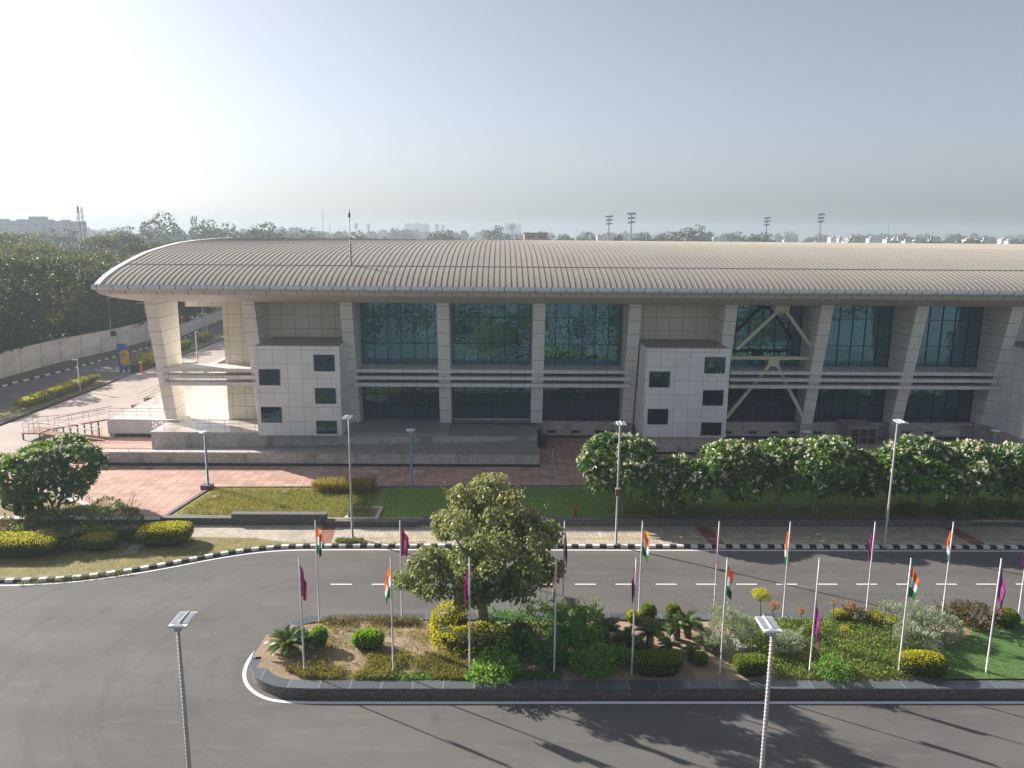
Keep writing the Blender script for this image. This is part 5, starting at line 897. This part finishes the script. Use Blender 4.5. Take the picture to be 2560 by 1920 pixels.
# clipped elephants
def topi(label,x,y,s,rz):
    o=thing('topiary_elephant',label,'topiary',(x,y,.45),'clipped elephant bushes'); c,sn=math.cos(rz),math.sin(rz); W=lambda a,b_,z:(x+(a*c-b_*sn)*s,y+(a*sn+b_*c)*s,.45+z*s)
    bl=[(*W(0,0,1.0),.62*s,.45*s,.42*s),(*W(-.3,0,.95),.5*s,.42*s,.4*s),(*W(.62,0,1.15),.3*s,.28*s,.32*s)]+[(*W(a,b_,.35),.15*s,.15*s,.42*s) for a in (-.42,.32) for b_ in (-.22,.22)]
    P,D,i=blobs_pts(3000,bl,.93,.9); b=MB(); leaves(b,P,D*.4+rdir(len(P)),.07,.5,0,.05); part('body',b,M['l_topi'],o); b=MB()
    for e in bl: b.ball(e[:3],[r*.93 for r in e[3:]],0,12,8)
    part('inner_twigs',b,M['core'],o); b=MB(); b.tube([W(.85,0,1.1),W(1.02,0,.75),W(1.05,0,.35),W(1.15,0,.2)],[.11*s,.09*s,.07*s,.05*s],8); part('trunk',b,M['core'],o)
    for sg in (-1,1): part('ear',MB().ball(W(.5,sg*.3,1.18),(.2*s,.06*s,.26*s),0,10,6),M['core'],o)
topi('clipped elephant bush in the middle of the three',-30.7,48.2,1.05,.1); topi('clipped elephant bush nearest the lone frangipani',-29.9,48.0,.95,.25); topi('clipped elephant bush at the back left of the three',-32.2,49.4,1.05,.2)
one('rock',MB().ball((-31.4,99.2,.5),(.6,.5,.35),0,10,6,.3),M['conc'],'pale rock by the portico','rock') if 0 else None
# ================================================================= far things
def boxpart(name,parent,a,b_,mat): return part(name,MB().box(a,b_),M[mat],parent)
M['farwall']=pm('far_concrete',(.24,.22,.22),(.2,.19,.19),.05,.9); M['farpink']=pm('far_brick',(.62,.42,.36),None,1,.9); M['farwhite']=pm('far_white',(.75,.73,.7),None,1,.8); M['farwin']=pm('far_window',(.1,.1,.11),None,1,.5); M['farblue']=pm('far_pale',(.5,.55,.58),None,1,.8)
Yb=600; px=lambda p,y,Y=Yb: AT(p,y,Y)
o=thing('grey_building','long grey concrete building on the left skyline','building',(-230,Yb,0))
def fb(p0,p1,yt,yb=640,dy=0,name='block',dz=18): a=px(p0,yt,Yb+dy); c=px(p1,yt,Yb+dy); return boxpart(name,o,(a[0],Yb+dy,0),(c[0],Yb+dy+dz*.4,a[2]),'farwall')
m0=fb(-60,203,551); fb(71,112,541,dy=2,name='stair_core',dz=10); fb(40,126,548,dy=1,name='roof_slab',dz=14); fb(152,171,549.5,dy=3,name='roof_room',dz=8); fb(-20,17,547,dy=3,name='roof_room',dz=8)
for r in range(3):
    for i in range(14): a=px(-40+i*18,559+r*9); part('window',MB().box((a[0],Yb-.15,a[2]-1.2),(a[0]+2.2,Yb-.02,a[2])),M['farwin'],m0)
def lattice(label,p,yt,Y,wd,zb=0,n=14):
    a=AT(p,yt,Y); x,zt=a[0],a[2]; o=thing('lattice_mast',label,'mast',(x,Y,zb),'lattice masts'); b=MB()
    for i in range(3): an=i*2.09; b.tube([(x+wd*math.cos(an),Y+wd*math.sin(an),zb),(x+wd*.8*math.cos(an),Y+wd*.8*math.sin(an),zt)],.07,4)
    part('legs',b,M['dark'],o); b=MB()
    for k in range(n):
        z0=zb+(zt-zb)*k/n; z1=zb+(zt-zb)*(k+1)/n
        for i in range(3): an,a2=i*2.09,(i+1)*2.09; b.tube([(x+wd*.9*math.cos(an),Y+wd*.9*math.sin(an),z0),(x+wd*.9*math.cos(a2),Y+wd*.9*math.sin(a2),z1)],.045,3)
    part('bracing',b,M['dark'],o); return o,x,zt
o,x,zt=lattice('darker lattice mast of the pair on the left',193,518,215,.42); part('antenna',MB().tube([(x,215,zt-1.6),(x,215,zt+.4)],.22,6),M['dark'],o); lattice('thinner lattice mast of the pair on the left',203,518,240,.38)
o,x,zt=lattice('telecom mast with panel antennas above the hazy trees',485,548,345,.7)
for i,(dx,dz) in enumerate(((-1.2,0),(-.5,.8),(.4,.3),(1.2,.9),(.9,-1.4),(-.9,-1.6))): part('panel_antenna',MB().box((x+dx-.18,344.6,zt-1.6+dz),(x+dx+.18,344.9,zt+.6+dz)),M['farwall'],o)
part('platform',MB().box((x-1.5,344.3,zt-1.9),(x+1.5,345.7,zt-1.75)),M['dark'],o)
def flood(label,p,yt,Y,s=1.):
    a=AT(p,yt,Y); x,zt=a[0],a[2]; o=thing('floodlight_mast',label,'floodlight',(x,Y,0),'stadium floodlight masts'); part('pole',MB().tube([(x,Y,0),(x,Y,zt)],[.5*s,.26*s],8),M['farwall'],o)
    for k in range(3): part('lamp_bank',MB().box((x-(1.9-.25*k)*s,Y-.25,zt-.1-1.9*s*k-.9*s),(x-.1*s,Y+.25,zt-.1-1.9*s*k)).box((x+.25*s,Y-.25,zt-.1-1.9*s*k-.7*s),(x+(2.1-.3*k)*s,Y+.25,zt+.1-1.9*s*k)).box((x-1.9*s,Y-.08,zt-.5-1.9*s*k),(x+2*s,Y+.08,zt-.35-1.9*s*k)),M['farwall'],o)
for lab,p,yt,Y,s in [('floodlight mast left of the tallest one',1523,539,430,1),('tallest floodlight mast above the middle of the roof',1579,532,420,1.15),('floodlight mast between the forked tree and the right one',1918,543,450,1),('rightmost floodlight mast, leaning slightly',2053,534,430,1),('small distant floodlight just right of the roof mast',890,559,900,1.2),('small distant floodlight second right of the roof mast',921,561,900,1.2),('small distant floodlight left of the bushy tree',1092,561,900,1.2),('smallest distant floodlight beside the bushy tree',1107,563,900,1.)]: flood(lab,p,yt,Y,s)
for lab,p,yt,Y,r in [('faint tall radio mast left of the roof mast',806,523,1100,.45),('thin pole above the middle of the roof',1065,558,420,.16),('thin white spire like mast at the right',2223,552,700,.3),('short faint radio mast left of the roof mast',824,556,1000,.35)]:
    a=AT(p,yt,Y); o=thing('radio_mast',lab,'mast',(a[0],Y,0)); part('pole',MB().tube([(a[0],Y,0),(a[0],Y,a[2]*.8),(a[0],Y,a[2])],[r*1.6,r,r*.4],6),M['farwall'],o); part('tip',MB().tube([(a[0],Y,a[2]-.2),(a[0],Y,a[2]+.8)],r*.6,5),M['dark'],o)
a=AT(1311,584,300); c=AT(1369,584,300); o=thing('pink_building','small pinkish brick building just above the roof','building',((a[0]+c[0])/2,300,0)); bd=boxpart('wall',o,(a[0],300,0),(c[0],310,a[2]),'farpink'); boxpart('roof',o,(a[0]-.4,299.6,a[2]),(c[0]+.3,310.4,a[2]+.35),'farwall')
for i,(u0,u1) in enumerate(((.08,.44),(.6,.97))):
    for k in range(2): part('window_band',MB().box((a[0]+(c[0]-a[0])*u0,299.9,a[2]-1.6-k*1.9),(a[0]+(c[0]-a[0])*u1,299.97,a[2]-.6-k*1.9)),M['farwall'],bd)
for lab,p0,p1,yt,Y in [('pale blue tower block on the horizon beside the water tower',1262,1303,558,1700),('long pale block on the horizon in the middle',1012,1072,559,1700)]:
    a=AT(p0,yt,Y); c=AT(p1,yt,Y); o=thing('far_building',lab,'building',((a[0]+c[0])/2,Y,0)); boxpart('wall',o,(a[0],Y,0),(c[0],Y+20,a[2]),'farblue'); boxpart('roof_room',o,(a[0]*.6+c[0]*.4,Y+3,a[2]),(a[0]*.4+c[0]*.6,Y+12,a[2]+2.5),'farblue')
a=AT(1279,560,1100); o=thing('water_tower','hazy water tower in front of the pale tower block','water tower',(a[0],1100,0)); part('tank',MB().lathe([(0,-9),(3,-7.5),(6,-4),(6,-1),(3,0),(0,.3)],(a[0],1100,a[2]),16),M['farwall'],o); part('shaft',MB().tube([(a[0],1100,0),(a[0],1100,a[2]-8)],[2.6,2.2],10),M['farwall'],o)
rsx=random.Random(9)
hs=[(630,385),(730,388),(312,420),(150,405),(420,428),(1045,398),(1100,392),(1133,390),(1200,415),(1300,402),(1645,430),(1815,410),(1882,398),(2040,398),(2090,412),(680,410),(900,392),(570,380),(1420,395),(1730,400)]
hs=[(1920+x/3.456,480+y/3.456) for x,y in hs]+[(1499,586),(1558,590),(1480,598),(900,580),(1000,583),(1180,592),(1680,588),(1790,590)]
for i,(p,yt) in enumerate(hs):
    Y=rsx.uniform(560,820); a=AT(p,yt,Y); wd=rsx.uniform(2.2,4.8); o=thing('far_house','tiny pale house among the hazy trees of the horizon','house',(a[0],Y,0),'pale houses on the horizon'); z=max(a[2]-1.0,4)
    boxpart('wall',o,(a[0]-wd/2,Y,0),(a[0]+wd/2,Y+6,z),'farwhite' if i%3 else 'farblue'); boxpart('roof',o,(a[0]-wd/2-.3,Y-.3,z),(a[0]+wd/2+.3,Y+6.3,z+.35),'farwall'); boxpart('water_tank',o,(a[0]-.8,Y+1,z+.35),(a[0]+.6,Y+2.4,z+1.5),'farwhite')
# trees on the camera's side of the road, seen in the window glass
for i,(k,x,y,s) in enumerate([(0,-40,-34,.7),(2,-24,-40,.75),(1,-8,-46,.72),(0,9,-42,.7),(2,26,-38,.74),(1,42,-44,.72),(0,60,-38,.75),(1,-58,-42,.75),(2,80,-46,.8)]): dup(T[k],(x,y,.1),i*.9,s,'tree across the road, showing only as a reflection in the glass','trees across the road')
for i in range(15):
    x=-38+i*6.2+random.uniform(-1.5,1.5); dup(T[i%3],(x,random.uniform(4,11),.1),i*1.1,random.uniform(.36,.44),'small tree on the near roadside, showing only as a reflection in the glass','small trees on the near roadside')
